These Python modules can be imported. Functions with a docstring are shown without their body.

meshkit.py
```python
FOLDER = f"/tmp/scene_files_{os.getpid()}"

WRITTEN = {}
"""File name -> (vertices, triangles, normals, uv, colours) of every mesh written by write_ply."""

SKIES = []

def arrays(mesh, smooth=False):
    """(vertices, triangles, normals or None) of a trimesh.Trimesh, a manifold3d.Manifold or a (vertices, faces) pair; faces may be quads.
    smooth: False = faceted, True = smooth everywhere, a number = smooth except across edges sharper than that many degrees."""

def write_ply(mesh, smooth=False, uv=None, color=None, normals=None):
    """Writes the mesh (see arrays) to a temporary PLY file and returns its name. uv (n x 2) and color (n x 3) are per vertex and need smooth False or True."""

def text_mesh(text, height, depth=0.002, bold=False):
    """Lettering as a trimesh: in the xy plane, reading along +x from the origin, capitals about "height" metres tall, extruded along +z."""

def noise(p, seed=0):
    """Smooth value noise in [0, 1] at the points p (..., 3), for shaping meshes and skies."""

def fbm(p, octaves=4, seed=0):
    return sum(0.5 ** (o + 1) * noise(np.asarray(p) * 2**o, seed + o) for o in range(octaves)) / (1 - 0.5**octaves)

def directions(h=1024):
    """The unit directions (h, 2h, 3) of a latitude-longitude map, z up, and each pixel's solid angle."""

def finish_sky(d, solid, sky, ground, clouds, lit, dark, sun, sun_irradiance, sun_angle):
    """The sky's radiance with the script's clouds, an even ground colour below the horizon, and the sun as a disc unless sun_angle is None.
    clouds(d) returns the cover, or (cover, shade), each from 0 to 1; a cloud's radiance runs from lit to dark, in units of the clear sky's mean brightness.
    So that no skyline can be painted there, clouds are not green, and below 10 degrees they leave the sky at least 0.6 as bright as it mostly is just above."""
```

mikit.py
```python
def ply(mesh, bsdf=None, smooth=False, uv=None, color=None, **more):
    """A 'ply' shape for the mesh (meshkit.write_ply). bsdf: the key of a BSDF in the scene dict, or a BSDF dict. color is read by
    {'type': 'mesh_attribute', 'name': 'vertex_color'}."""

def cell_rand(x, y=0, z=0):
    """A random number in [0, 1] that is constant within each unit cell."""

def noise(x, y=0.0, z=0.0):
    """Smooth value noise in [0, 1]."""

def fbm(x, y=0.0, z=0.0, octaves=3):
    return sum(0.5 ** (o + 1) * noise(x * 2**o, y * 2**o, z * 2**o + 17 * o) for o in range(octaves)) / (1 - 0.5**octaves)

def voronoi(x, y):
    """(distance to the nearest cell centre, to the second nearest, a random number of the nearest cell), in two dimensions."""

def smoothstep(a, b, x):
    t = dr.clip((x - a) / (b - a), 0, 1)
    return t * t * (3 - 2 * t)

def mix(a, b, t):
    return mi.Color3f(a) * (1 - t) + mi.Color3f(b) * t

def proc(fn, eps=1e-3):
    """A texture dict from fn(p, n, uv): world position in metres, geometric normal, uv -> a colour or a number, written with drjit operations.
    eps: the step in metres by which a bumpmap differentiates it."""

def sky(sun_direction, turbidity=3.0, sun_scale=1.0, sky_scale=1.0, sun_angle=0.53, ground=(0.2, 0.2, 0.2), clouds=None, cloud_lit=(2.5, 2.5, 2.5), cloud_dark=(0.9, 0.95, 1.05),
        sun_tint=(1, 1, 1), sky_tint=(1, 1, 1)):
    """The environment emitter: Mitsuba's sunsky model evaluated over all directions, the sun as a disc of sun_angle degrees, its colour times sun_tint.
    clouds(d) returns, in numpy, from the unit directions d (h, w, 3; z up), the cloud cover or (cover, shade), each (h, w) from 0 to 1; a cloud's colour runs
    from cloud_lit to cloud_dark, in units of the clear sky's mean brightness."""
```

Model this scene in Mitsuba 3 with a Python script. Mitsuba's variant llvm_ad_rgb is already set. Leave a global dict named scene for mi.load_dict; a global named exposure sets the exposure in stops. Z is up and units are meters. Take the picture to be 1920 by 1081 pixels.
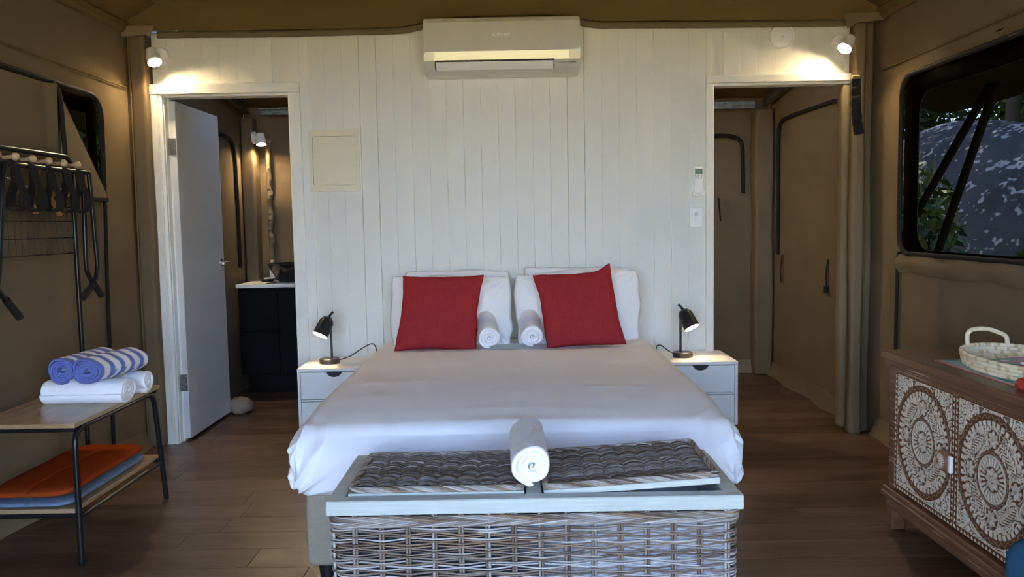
import math, random
import numpy as np, trimesh, shapely.geometry as sg
import manifold3d as m3
import mitsuba as mi, drjit as dr
import mikit, meshkit
from mikit import noise, fbm, cell_rand, smoothstep, mix

T = mi.ScalarTransform4f
PI = math.pi
rnd = random.Random(7)
rs = np.random.default_rng(11)
scene, labels, taken = {}, {}, {}

# ------------------------------------------------------------------ camera, sky, exposure
def camera_axes(yaw, pitch, roll):
    f = np.array([math.sin(yaw) * math.cos(pitch), math.cos(yaw) * math.cos(pitch), -math.sin(pitch)])
    r0 = np.array([math.cos(yaw), -math.sin(yaw), 0.0]); u0 = np.cross(r0, f)
    return f, math.cos(roll) * u0 + math.sin(roll) * r0
CAM = np.array([0.0, -4.95, 1.285])
fwd, up = camera_axes(math.radians(-0.23), math.radians(4.47), math.radians(1.05))
scene['camera'] = {'type': 'perspective', 'fov_axis': 'x', 'fov': 62.88, 'near_clip': 0.05, 'far_clip': 200.0,
                   'to_world': T().look_at(origin=CAM.tolist(), target=(CAM + fwd).tolist(), up=up.tolist())}
exposure = 4.9
scene['sky'] = mikit.sky((0.10, 0.60, 0.79), turbidity=3.0, sun_scale=1.0, sky_scale=2.0, ground=(0.36, 0.31, 0.15),
                         clouds=lambda d: 0.35 * (meshkit.fbm(d * 3.0, 4, 5) > 0.45), cloud_lit=(1.6, 1.6, 1.6), sky_tint=(0.85, 0.98, 1.26))
SPOT_W, LAMP_W, SCONCE_W = 52.0, 11.0, 38.0
WARM = (1.0, 0.74, 0.42)

# ------------------------------------------------------------------ materials
def tex(fn, eps=1e-3): return mikit.proc(fn, eps)
def rgb(*c): return {'type': 'rgb', 'value': list(c)}
def pr(name, color, rough=0.6, metallic=0.0, spec=0.4, bump=None, scale=0.001, eps=1e-3, **kw):
    b = {'type': 'principled', 'base_color': color if isinstance(color, dict) else rgb(*color), 'roughness': rough, 'metallic': metallic, **kw}
    if not metallic: b['specular'] = spec
    if bump is not None: b = {'type': 'bumpmap', 'arbitrary': tex(bump, eps), 'scale': scale, 'bsdf': b}
    scene[name] = {'type': 'twosided', 'bsdf': b}
def diff(name, color, bump=None, scale=0.001, eps=1e-3):
    b = {'type': 'diffuse', 'reflectance': color if isinstance(color, dict) else rgb(*color)}
    if bump is not None: b = {'type': 'bumpmap', 'arbitrary': tex(bump, eps), 'scale': scale, 'bsdf': b}
    scene[name] = {'type': 'twosided', 'bsdf': b}

def canvas_fn(c, k=0.16):
    def fn(p, n, uv):
        m = 1 - k + 2 * k * fbm(p.x * 3.1, p.y * 3.1, p.z * 3.1)
        w = 1 - 0.05 * (noise(p.x * 420, p.y * 420, p.z * 420))
        return mi.Color3f(*c) * m * w
    return fn
diff('m_canvas', tex(canvas_fn((0.158, 0.119, 0.071))))
diff('m_canvas_roof', tex(canvas_fn((0.145, 0.097, 0.042))))
diff('m_canvas_pale', tex(canvas_fn((0.22, 0.168, 0.105))))
diff('m_canvas_post', tex(canvas_fn((0.18, 0.14, 0.085))))
diff('m_fly', (0.018, 0.017, 0.014))
pr('m_wall', tex(lambda p, n, uv: mi.Color3f(0.68, 0.66, 0.595) * (0.97 + 0.04 * fbm(p.x * 2, p.y * 2, p.z * 1.2))), 0.5, spec=0.3)
pr('m_trim', (0.70, 0.68, 0.62), 0.35, spec=0.4)
pr('m_door', (0.58, 0.57, 0.55), 0.38, spec=0.4)
pr('m_cream', (0.65, 0.59, 0.43), 0.4, spec=0.4)
pr('m_plastic', (0.80, 0.78, 0.74), 0.3, spec=0.5)
pr('m_gloss', (0.58, 0.54, 0.47), 0.12, spec=0.6)
pr('m_strip', (0.62, 0.58, 0.48), 0.06, spec=1.0, metallic=0.0, clearcoat=1.0, clearcoat_gloss=0.97)
pr('m_grey_print', (0.30, 0.30, 0.29), 0.5)
pr('m_logo', (0.95, 0.95, 0.92), 0.3)
pr('m_dark_gap', (0.03, 0.028, 0.025), 0.7)
pr('m_black', (0.012, 0.012, 0.013), 0.35, spec=0.5)
pr('m_black_matt', (0.014, 0.013, 0.013), 0.8, spec=0.2)
pr('m_tube', (0.008, 0.009, 0.010), 0.28, spec=0.3)
pr('m_rubber', (0.010, 0.010, 0.010), 0.6, spec=0.3)
pr('m_vanity', (0.005, 0.005, 0.005), 0.6, spec=0.1)
pr('m_stone', (0.80, 0.77, 0.70), 0.25)
pr('m_ceramic', (0.012, 0.012, 0.014), 0.12, spec=0.6)
pr('m_white_china', (0.80, 0.80, 0.80), 0.15, spec=0.6)
pr('m_inner', (0.88, 0.84, 0.74), 0.5)
pr('m_night', (0.70, 0.69, 0.66), 0.4)
pr('m_lcd', (0.20, 0.25, 0.19), 0.15)
scene['m_chrome'] = {'type': 'twosided', 'bsdf': {'type': 'roughconductor', 'material': 'Al', 'alpha': 0.12, 'specular_reflectance': rgb(0.8, 0.8, 0.8)}}
pr('m_galv', tex(lambda p, n, uv: mix((0.14, 0.14, 0.13), (0.28, 0.28, 0.26), noise(p.x * 40, p.y * 40, p.z * 60))), 0.5, metallic=1.0)

def linen(c, k=0.08, f=900):
    def fn(p, n, uv):
        a = noise(p.x * f, p.z * 60, p.y * 60); b = noise(p.x * 60, p.z * f, p.y * f)
        return mi.Color3f(*c) * (1 - k + 2 * k * 0.5 * (a + b)) * (0.94 + 0.12 * fbm(p.x * 7, p.y * 7, p.z * 7))
    return fn
diff('m_sheet', (0.84, 0.84, 0.86))
diff('m_pillow', (0.80, 0.80, 0.80))
diff('m_red', tex(linen((0.30, 0.030, 0.034), 0.22, 500)))
diff('m_beige', tex(linen((0.30, 0.26, 0.20), 0.2, 500)))
diff('m_orange', tex(linen((0.27, 0.042, 0.010), 0.1)))
diff('m_bluegrey', tex(linen((0.14, 0.19, 0.27), 0.1)))
diff('m_bluechair', tex(linen((0.03, 0.085, 0.15), 0.1)))
diff('m_towel', (0.82, 0.82, 0.84), bump=lambda p, n, uv: noise(p.x * 330, p.y * 330, p.z * 330), scale=0.0016)
scene['m_towel_stripe'] = {'type': 'twosided', 'bsdf': {'type': 'bumpmap', 'arbitrary': tex(lambda p, n, uv: noise(p.x * 330 + 0.5, p.y * 330, p.z * 330)), 'scale': 0.0016,
                           'bsdf': {'type': 'diffuse', 'reflectance': {'type': 'mesh_attribute', 'name': 'vertex_color'}}}}
def vcol(name, rough=0.6):
    scene[name] = {'type': 'twosided', 'bsdf': {'type': 'principled', 'base_color': {'type': 'mesh_attribute', 'name': 'vertex_color'}, 'roughness': rough, 'specular': 0.3}}
vcol('m_wicker', 0.5); vcol('m_carved', 0.6); vcol('m_basket', 0.55); vcol('m_leafy', 0.5)

def wood(a, b, along, seed, s=1.0):
    def fn(p, n, uv):
        q = [p.x, p.y, p.z]
        l = q[along] * 2.2 * s; u, v = [q[i] for i in range(3) if i != along]
        w = fbm(l + seed, u * 9 * s, v * 9 * s)
        g = noise(l * 1.2 + seed * 3, (u + 0.03 * w) * 150 * s, (v + 0.03 * w) * 150 * s)
        k = smoothstep(0.25, 0.8, w) * 0.6 + 0.4 * g
        return mix(a, b, k) * (0.9 + 0.2 * noise(l * 6, u * 400, v * 400))
    return fn
FLOORS = [((0.059, 0.031, 0.0187), (0.1188, 0.067, 0.0403)), ((0.0518, 0.0259, 0.0158), (0.1044, 0.0576, 0.0346)), ((0.0662, 0.036, 0.0216), (0.1296, 0.0756, 0.0468)), ((0.0468, 0.023, 0.0144), (0.0972, 0.0526, 0.0317))]
for i, (a, b) in enumerate(FLOORS):
    pr(f'm_floor_{i}', tex(wood(a, b, 0, 7.3 * i)), tex(lambda p, n, uv: 0.30 + 0.14 * noise(p.x * 8, p.y * 120, 0)), spec=0.5)
pr('m_floor_base', (0.03, 0.018, 0.012), 0.7)
pr('m_bench_wood', tex(wood((0.26, 0.165, 0.085), (0.37, 0.25, 0.14), 1, 3.1)), 0.28, spec=0.5)
pr('m_peg', (0.48, 0.33, 0.19), 0.4)
pr('m_hanger', (0.42, 0.20, 0.07), 0.4)
pr('m_rim', tex(wood((0.33, 0.36, 0.335), (0.46, 0.49, 0.455), 0, 1.7)), 0.45)
def sidewood(p, n, uv):
    base = wood((0.085, 0.033, 0.015), (0.175, 0.078, 0.038), 1, 5.2)(p, n, uv)
    scr = smoothstep(0.70, 0.86, noise(p.y * 5, p.x * 170, p.z * 170)) * smoothstep(0.45, 0.7, fbm(p.y * 4, p.x * 10, p.z * 10))
    return mix(base, (0.50, 0.40, 0.32), scr * 0.55)
pr('m_side', tex(sidewood), 0.42, spec=0.4)
pr('m_side_dark', tex(wood((0.055, 0.026, 0.013), (0.10, 0.05, 0.027), 1, 8.2)), 0.36, spec=0.45)
def brochure(p, n, uv):
    t = noise(p.x * 14, p.y * 9, 0)
    c = mix((0.03, 0.18, 0.25), (0.22, 0.42, 0.48), smoothstep(0.3, 0.75, t))
    return mix(c, (0.42, 0.18, 0.17), smoothstep(-0.012, -0.006, 1.592 - p.x))
pr('m_brochure', tex(brochure), 0.25)
def postcard(p, n, uv):
    t = noise(p.x * 22, p.y * 22, 3.0); u = noise(p.x * 30, p.y * 30, 9.0)
    return mix(mix((0.10, 0.25, 0.20), (0.35, 0.12, 0.30), smoothstep(0.4, 0.6, t)), (0.5, 0.5, 0.5), smoothstep(0.7, 0.8, u))
pr('m_postcard', tex(postcard), 0.3)
pr('m_red_gloss', (0.35, 0.03, 0.02), 0.2)
pr('m_navy', (0.01, 0.014, 0.05), 0.15)
scene['m_screen'] = {'type': 'thindielectric', 'int_ior': 1.02, 'specular_transmittance': rgb(0.085, 0.085, 0.085)}
def rockc(p, n, uv):
    v = noise(p.x * 6, p.y * 6, p.z * 6) * 0.45 + noise(p.x * 21, p.y * 21, p.z * 21) * 0.55
    return mix(mix((0.05, 0.053, 0.06), (0.10, 0.105, 0.12), fbm(p.x * 2, p.y * 2, p.z * 2)), (0.34, 0.36, 0.39), smoothstep(0.60, 0.70, v))
diff('m_boulder', tex(rockc))
diff('m_stone_pink', tex(lambda p, n, uv: mix((0.22, 0.15, 0.11), (0.36, 0.26, 0.20), fbm(p.x * 30, p.y * 30, p.z * 30))))
diff('m_soil', tex(lambda p, n, uv: mix((0.30, 0.25, 0.10), (0.46, 0.39, 0.17), fbm(p.x * 2, p.y * 2, 0))))
diff('m_bark', (0.09, 0.075, 0.06))
pr('m_deck', tex(wood((0.24, 0.16, 0.10), (0.36, 0.26, 0.17), 0, 2.2)), 0.5)
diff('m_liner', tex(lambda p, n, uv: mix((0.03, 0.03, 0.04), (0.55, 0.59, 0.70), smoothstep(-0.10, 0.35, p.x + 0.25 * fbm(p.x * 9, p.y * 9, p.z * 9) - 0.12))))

# ------------------------------------------------------------------ helpers
def key_of(name, parent=None):
    k = f'{parent}__{name}' if parent else name
    n = taken.get(k, 0); taken[k] = n + 1
    return k if n == 0 else f'{k}_{n:03d}'
def obj(name, mesh, bsdf, parent=None, smooth=False, label=None, cat=None, group=None, kind=None, to_world=None, **kw):
    k = key_of(name, parent)
    d = mesh if isinstance(mesh, dict) else mikit.ply(mesh, bsdf, smooth=smooth, **kw)
    if isinstance(mesh, dict) and bsdf: d = {**d, 'bsdf': {'type': 'ref', 'id': bsdf}}
    if to_world is not None: d = {**d, 'to_world': to_world}
    scene[k] = d
    tag(k, label, cat, group, kind)
    return k
def tag(k, label=None, cat=None, group=None, kind=None):
    d = {a: b for a, b in dict(label=label, category=cat, group=group, kind=kind).items() if b}
    if d: labels.setdefault(k, {}).update(d)
def thing(name, label, cat, group=None):
    k = key_of(name); tag(k, label, cat, group); return k
def struct(name, mesh=None, bsdf=None, smooth=False, label=None, **kw):
    if mesh is None:
        k = key_of(name); tag(k, label, kind='structure'); return k
    return obj(name, mesh, bsdf, smooth=smooth, kind='structure', label=label, **kw)
def cat(ms): return trimesh.util.concatenate(ms)
def box(x0, x1, y0, y1, z0, z1, c=0.0):
    """A box with its twelve edges chamfered by c."""
    if c <= 0:
        return trimesh.creation.box(bounds=[[x0, y0, z0], [x1, y1, z1]])
    c = min(c, 0.49 * min(x1 - x0, y1 - y0, z1 - z0))
    pts = []
    for X, sx in ((x0, 1), (x1, -1)):
        for Y, sy in ((y0, 1), (y1, -1)):
            for Z, sz in ((z0, 1), (z1, -1)):
                pts += [(X, Y + sy * c, Z + sz * c), (X + sx * c, Y, Z + sz * c), (X + sx * c, Y + sy * c, Z)]
    return trimesh.convex.convex_hull(np.array(pts))
def hullbox(x0, x1, y0, y1, z0, z1, r, seg=16):
    s = m3.Manifold.sphere(r, seg)
    ps = [s.translate((x, y, z)) for x in (x0 + r, x1 - r) for y in (y0 + r, y1 - r) for z in (z0 + r, z1 - r)]
    return tm(m3.Manifold.batch_hull(ps))
def tm(man):
    m = man.to_mesh(); return trimesh.Trimesh(np.array(m.vert_properties[:, :3]), np.array(m.tri_verts), process=False)
def extr(poly, depth, axis='z', at=0.0):
    """Extrude a shapely polygon; axis y: polygon is (x, z) extruded along +y from at; axis x: polygon is (y, z) along +x."""
    m = trimesh.creation.extrude_polygon(poly, depth, engine='earcut')
    v = m.vertices.copy()
    if axis == 'y': v = np.stack([v[:, 0], at + depth - v[:, 2], v[:, 1]], 1)
    elif axis == 'x': v = np.stack([at + v[:, 2], v[:, 0], v[:, 1]], 1)
    else: v = v + [0, 0, at]
    return trimesh.Trimesh(v, m.faces, process=False)
def frames(P, closed=False):
    P = np.asarray(P, float)
    t = (np.roll(P, -1, 0) - np.roll(P, 1, 0)) if closed else np.gradient(P, axis=0)
    t /= np.linalg.norm(t, axis=1, keepdims=True) + 1e-12
    a = np.cross(t[0], [0, 0, 1.0] if abs(t[0][2]) < 0.9 else [1.0, 0, 0]); a /= np.linalg.norm(a)
    A = [a]
    for i in range(1, len(P)):
        a = A[-1] - t[i] * np.dot(A[-1], t[i]); a /= np.linalg.norm(a) + 1e-12; A.append(a)
    A = np.array(A); return t, A, np.cross(t, A)
def tube(P, r, sides=10, closed=False, flat=1.0):
    P = np.asarray(P, float); n = len(P)
    t, A, B = frames(P, closed)
    r = np.broadcast_to(r, (n,))[:, None, None]
    an = np.arange(sides) * 2 * PI / sides
    V = P[:, None] + r * (np.cos(an)[None, :, None] * A[:, None] + flat * np.sin(an)[None, :, None] * B[:, None])
    V = V.reshape(-1, 3); F = []
    m = n if closed else n - 1
    i, j = np.meshgrid(np.arange(m), np.arange(sides), indexing='ij')
    i2 = (i + 1) % n; j2 = (j + 1) % sides
    F = np.stack([i * sides + j, i * sides + j2, i2 * sides + j2, i2 * sides + j], -1).reshape(-1, 4)
    F = np.vstack([F[:, [0, 1, 2]], F[:, [0, 2, 3]]])
    if not closed:
        V = np.vstack([V, P[0], P[-1]]); c0, c1 = n * sides, n * sides + 1; k = np.arange(sides); k2 = (k + 1) % sides
        F = np.vstack([F, np.stack([np.full(sides, c0), k2, k], 1), np.stack([np.full(sides, c1), (n - 1) * sides + k, (n - 1) * sides + k2], 1)])
    return trimesh.Trimesh(V, F, process=False)
def fillet(P, r, n=6):
    """Round the corners of a polyline."""
    P = [np.asarray(p, float) for p in P]; out = [P[0]]
    for a, b, c in zip(P, P[1:], P[2:]):
        d0, d1 = a - b, c - b; l0, l1 = np.linalg.norm(d0), np.linalg.norm(d1); q = min(r, l0 * .49, l1 * .49)
        p0, p1 = b + d0 / l0 * q, b + d1 / l1 * q
        for t in np.linspace(0, 1, n): out.append((1 - t) ** 2 * p0 + 2 * t * (1 - t) * b + t * t * p1)
    return np.array(out + [P[-1]])
def dense(P, step):
    P = np.asarray(P, float); d = np.r_[0, np.cumsum(np.linalg.norm(np.diff(P, axis=0), axis=1))]
    s = np.linspace(0, d[-1], max(2, int(d[-1] / step) + 1))
    return np.stack([np.interp(s, d, P[:, k]) for k in range(3)], 1)
def lathe(prof, n=32, loc=(0, 0, 0), axis=(0, 0, 1)):
    m = trimesh.creation.revolve(np.asarray(prof, float), sections=n)
    M = trimesh.geometry.align_vectors([0, 0, 1], np.asarray(axis, float) / np.linalg.norm(axis)); M[:3, 3] = loc
    m.apply_transform(M); return m
def cyl(r, h, n=32, loc=(0, 0, 0), axis=(0, 0, 1), c=0.0):
    c = c or min(r, h) * 0.12
    return lathe([(0, 0), (r - c, 0), (r, c), (r, h - c), (r - c, h), (0, h)], n, loc, axis)
def grid(nu, nv, fn):
    """fn(U, V) with U, V in 0..1 gives (.., 3): a sheet as a mesh."""
    U, V = np.meshgrid(np.linspace(0, 1, nu + 1), np.linspace(0, 1, nv + 1), indexing='ij')
    X = np.asarray(fn(U, V)).reshape(-1, 3)
    i, j = np.meshgrid(np.arange(nu), np.arange(nv), indexing='ij'); a = i * (nv + 1) + j
    Q = np.stack([a, a + nv + 1, a + nv + 2, a + 1], -1).reshape(-1, 4)
    return trimesh.Trimesh(X, np.vstack([Q[:, [0, 1, 2]], Q[:, [0, 2, 3]]]), process=False)
def thick(m, d):
    """A sheet given the thickness d (along its normals), closed all round."""
    _, _, n = meshkit.arrays(m, True); v, f = np.array(m.vertices), np.array(m.faces); k = len(v)
    e = np.sort(np.vstack([f[:, [0, 1]], f[:, [1, 2]], f[:, [2, 0]]]), axis=1)
    de = np.vstack([f[:, [0, 1]], f[:, [1, 2]], f[:, [2, 0]]])
    _, inv, cnt = np.unique(e, axis=0, return_inverse=True, return_counts=True)
    b = de[cnt[inv.ravel()] == 1]
    side = np.vstack([np.stack([b[:, 1], b[:, 0], b[:, 0] + k], 1), np.stack([b[:, 1], b[:, 0] + k, b[:, 1] + k], 1)])
    return trimesh.Trimesh(np.vstack([v, v - n * d]), np.vstack([f, f[:, ::-1] + k, side]), process=False)
def softbox(x0, x1, y0, y1, z0, z1, r, n=(60, 60, 20), rb=None):
    """A box with wide rounded edges (r = rx, ry, rz top; rb bottom rz), finely divided for displacement."""
    c = np.array([(x0 + x1) / 2, (y0 + y1) / 2, (z0 + z1) / 2]); h = np.array([x1 - x0, y1 - y0, z1 - z0]) / 2
    vs, fs, off = [], [], 0
    for ax in range(3):
        o = [a for a in range(3) if a != ax]
        for s in (-1, 1):
            def wrp(U, V):
                X = np.zeros(U.shape + (3,)); X[..., o[0]] = np.sin((U - .5) * PI) * .5 + (U - .5) ; X[..., o[1]] = np.sin((V - .5) * PI) * .5 + (V - .5)
                X[..., ax] = s; return X
            g = grid(n[o[0]], n[o[1]], wrp); f = g.faces
            if (s > 0) == (ax == 1): f = f[:, ::-1]
            vs.append(g.vertices); fs.append(f + off); off += len(g.vertices)
    p = np.vstack(vs) * h
    rr = np.tile(np.array(r, float), (len(p), 1))
    if rb is not None: rr[p[:, 2] < 0, 2] = rb
    inner = np.clip(p, -(h - rr), h - rr); q = (p - inner) / rr; l = np.linalg.norm(q, axis=1, keepdims=True)
    q = np.where(l > 1e-9, q / np.maximum(l, 1e-9), q)
    m = trimesh.Trimesh(inner + q * rr + c, np.vstack(fs), process=False); m.merge_vertices(digits_vertex=6); m.fix_normals(); return m
def displace(m, fn):
    _, _, n = meshkit.arrays(m, True); v = np.array(m.vertices)
    return trimesh.Trimesh(v + n * np.asarray(fn(v))[:, None], m.faces, process=False)
def rot(m, ang, axis, about=(0, 0, 0)):
    m = m.copy(); m.apply_transform(trimesh.transformations.rotation_matrix(ang, axis, about)); return m
def mv(m, d): m = m.copy(); m.apply_translation(d); return m
def fb(v, f, o=3, s=0): return meshkit.fbm(np.asarray(v) * f, o, s) - 0.5
def ridge(x): return 1 - np.abs(2 * (x - np.floor(x)) - 1)
def area_lamp(name, mesh, w, parent, color=WARM, smooth=True):
    d = mikit.ply(mesh, 'm_inner', smooth=smooth); d['emitter'] = {'type': 'area', 'radiance': rgb(*(w * c for c in color))}
    k = key_of(name, parent); scene[k] = d; return k

XL, XR = -2.20, 2.11          # canvas side walls
YB, YF = 2.02, -5.40          # back of the rear rooms, open front of the tent
ZE = 2.58                     # eaves

# ------------------------------------------------------------------ floor of planks
fl = struct('floor', box(XL - .10, XR + .10, YF, YB + .12, -0.06, -0.013), 'm_floor_base', label='brown timber-look plank floor')
PW = 0.185
row = 0; y = YB
while y > YF:
    x = XL - rnd.random() * 1.3
    while x < XR:
        L = rnd.choice((1.25, 1.55, 1.85)); a, b = max(x, XL + .002), min(x + L, XR - .002)
        if b - a > .02:
            obj('plank', box(a + .0006, b - .0006, max(y - PW, YF) + .0006, y - .0006, -0.012, 0.0, 0.0012), f'm_floor_{rnd.randrange(4)}', fl)
        x += L
    y -= PW; row += 1

# ------------------------------------------------------------------ the white boarded wall
WT = 2.42
wb = struct('wall_back', label='white painted wall of narrow vertical grooved boards')
core = sg.box(-2.09, 0.0, 1.962, WT) - sg.box(-2.045, -.01, -1.285, 2.062) - sg.box(1.16, -.01, 2.2, 2.072)
obj('core', extr(core, 0.068, 'y', 0.012), 'm_wall', wb)
G0, GP = -0.889, 0.1008
for k in range(-12, 29):
    a, b = G0 + k * GP, G0 + (k + 1) * GP
    a, b = max(a, -2.088), min(b, 1.960)
    if b - a < .01: continue
    z0 = 0.0
    if b < -1.30: z0 = 2.10
    elif a < -1.17 < b and False: pass
    if a > 1.16: z0 = 2.10
    if a < -1.30 < b or (a < 1.16 < b): pass
    if z0 == 0.0 and a < -1.24: a = -1.24
    if z0 == 0.0 and b > 1.165: b = 1.165
    g = 0.0001 if k not in (0, 12) else 0.0014
    p = sg.Polygon([(a + g, .0125), (a + g, .0011), (a + g + .0032, 0), (b - g - .0032, 0), (b - g, .0011), (b - g, .0125)])
    obj('board', extr(p, WT - z0, 'z', z0), 'm_wall', wb)
# door surround, left
tl = struct('trim_1', label='white architrave boards round the left doorway')
prof = sg.Polygon([(-2.104, 0.02), (-2.104, -.016), (-2.096, -.022), (-2.062, -.022), (-2.058, -.012), (-2.052, -.018), (-2.036, -.014), (-2.032, .02)])
obj('side_board', extr(prof, 2.062, 'z', 0.0), 'm_trim', tl)
obj('jamb', box(-2.046, -2.030, 0.0, 0.085, 0, 2.062, .002), 'm_trim', tl)
obj('door_stop', box(-2.031, -2.019, 0.045, 0.085, 0, 2.05, .002), 'm_trim', tl)
obj('head_board', box(-2.106, -1.232, -.024, 0.012, 2.064, 2.124, .004), 'm_trim', tl)
obj('head_jamb', box(-2.046, -1.285, 0.0, 0.085, 2.050, 2.064, .002), 'm_trim', tl)
obj('side_board', box(-1.302, -1.232, -.020, 0.012, 0, 2.064, .004), 'm_trim', tl)
obj('jamb', box(-1.303, -1.285, 0.0, 0.085, 0, 2.050, .002), 'm_trim', tl)
obj('cover_board', box(-1.232, -1.176, -.010, 0.012, 0, WT - .002, .003), 'm_trim', tl)
# right
tr = struct('trim_2', label='white architrave boards round the right doorway')
obj('side_board', box(1.126, 1.172, -.020, 0.012, 0, 2.07, .004), 'm_trim', tr)
obj('jamb', box(1.158, 1.174, 0.0, 0.085, 0, 2.07, .002), 'm_trim', tr)
obj('head_board', box(1.126, 1.966, -.022, 0.012, 2.07, 2.114, .004), 'm_trim', tr)
obj('head_jamb', box(1.160, 1.966, 0.0, 0.085, 2.056, 2.071, .002), 'm_trim', tr)
obj('corner_strip', box(1.176, 1.188, .06, .09, 0, .93, .002), 'm_trim', tr)

# ------------------------------------------------------------------ canvas walls
def wall_sheet(X, y0, y1, z0, z1, holes, seed, step=0.025, inward=1):
    ny, nz = int((y1 - y0) / step), int((z1 - z0) / step)
    def fn(U, V):
        Y, Z = y0 + U * (y1 - y0), z0 + V * (z1 - z0)
        P = np.stack([Y, Z, 0 * Y], -1)
        d = 0.022 * fb(P, 1.4, 3, seed) + 0.004 * fb(P, 9, 2, seed + 3)
        return np.stack([X + inward * d, Y, Z], -1)
    m = grid(ny, nz, fn)
    c = m.triangles_center
    keep = np.ones(len(c), bool)
    for h in holes:
        keep &= ~np.array(sg.MultiPoint(c[:, 1:]).__class__ and [False] * len(c)) if False else ~contains(h, c[:, 1], c[:, 2])
    m = trimesh.Trimesh(m.vertices, m.faces[keep], process=False); m.remove_unreferenced_vertices()
    return m
import shapely
def contains(poly, a, b): return shapely.contains_xy(poly, a, b)
def rrect(y0, y1, z0, z1, r): return sg.box(y0 + r, z0 + r, y1 - r, z1 - r).buffer(r, quad_segs=8)

# left wall: a half-unzipped window
winL = sg.Polygon([(-.87, 1.455), (-.87, 1.985), (-.53, 1.985), (-.463, 1.95), (-.44, 1.88), (-.455, 1.455)])
wl = struct('wall_left', wall_sheet(XL, YF, YB, -.05, ZE + .02, [winL], 1), 'm_canvas', smooth=True, label='tan canvas tent wall behind the bench')
winR = rrect(-2.6, -0.366, 1.083, 2.027, 0.105)
wr = struct('wall_right', wall_sheet(XR, YF, YB, -.05, ZE + .02, [winR], 2, inward=-1), 'm_canvas', smooth=True, label='tan canvas tent wall behind the carved sideboard')
wbk = struct('wall_rear', grid(170, 100, lambda U, V: np.stack([XL + U * (XR - XL), YB - 0.03 * fb(np.stack([U * 5, V * 3, 0 * U], -1), 1.5, 3, 5) + .012 * np.sin(V * 26 + 3 * np.sin(U * 9)) * (np.abs(U - .07) < .12), V * 2.45], -1)), 'm_canvas', smooth=True, label='tan canvas wall at the back of the rear rooms')
# dividing partition between the two rear rooms (not seen through the openings, closes them)
struct('wall_middle', box(0.0, 0.03, 0.08, YB, 0, 2.4), 'm_canvas', label='canvas partition between the rear rooms')

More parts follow.
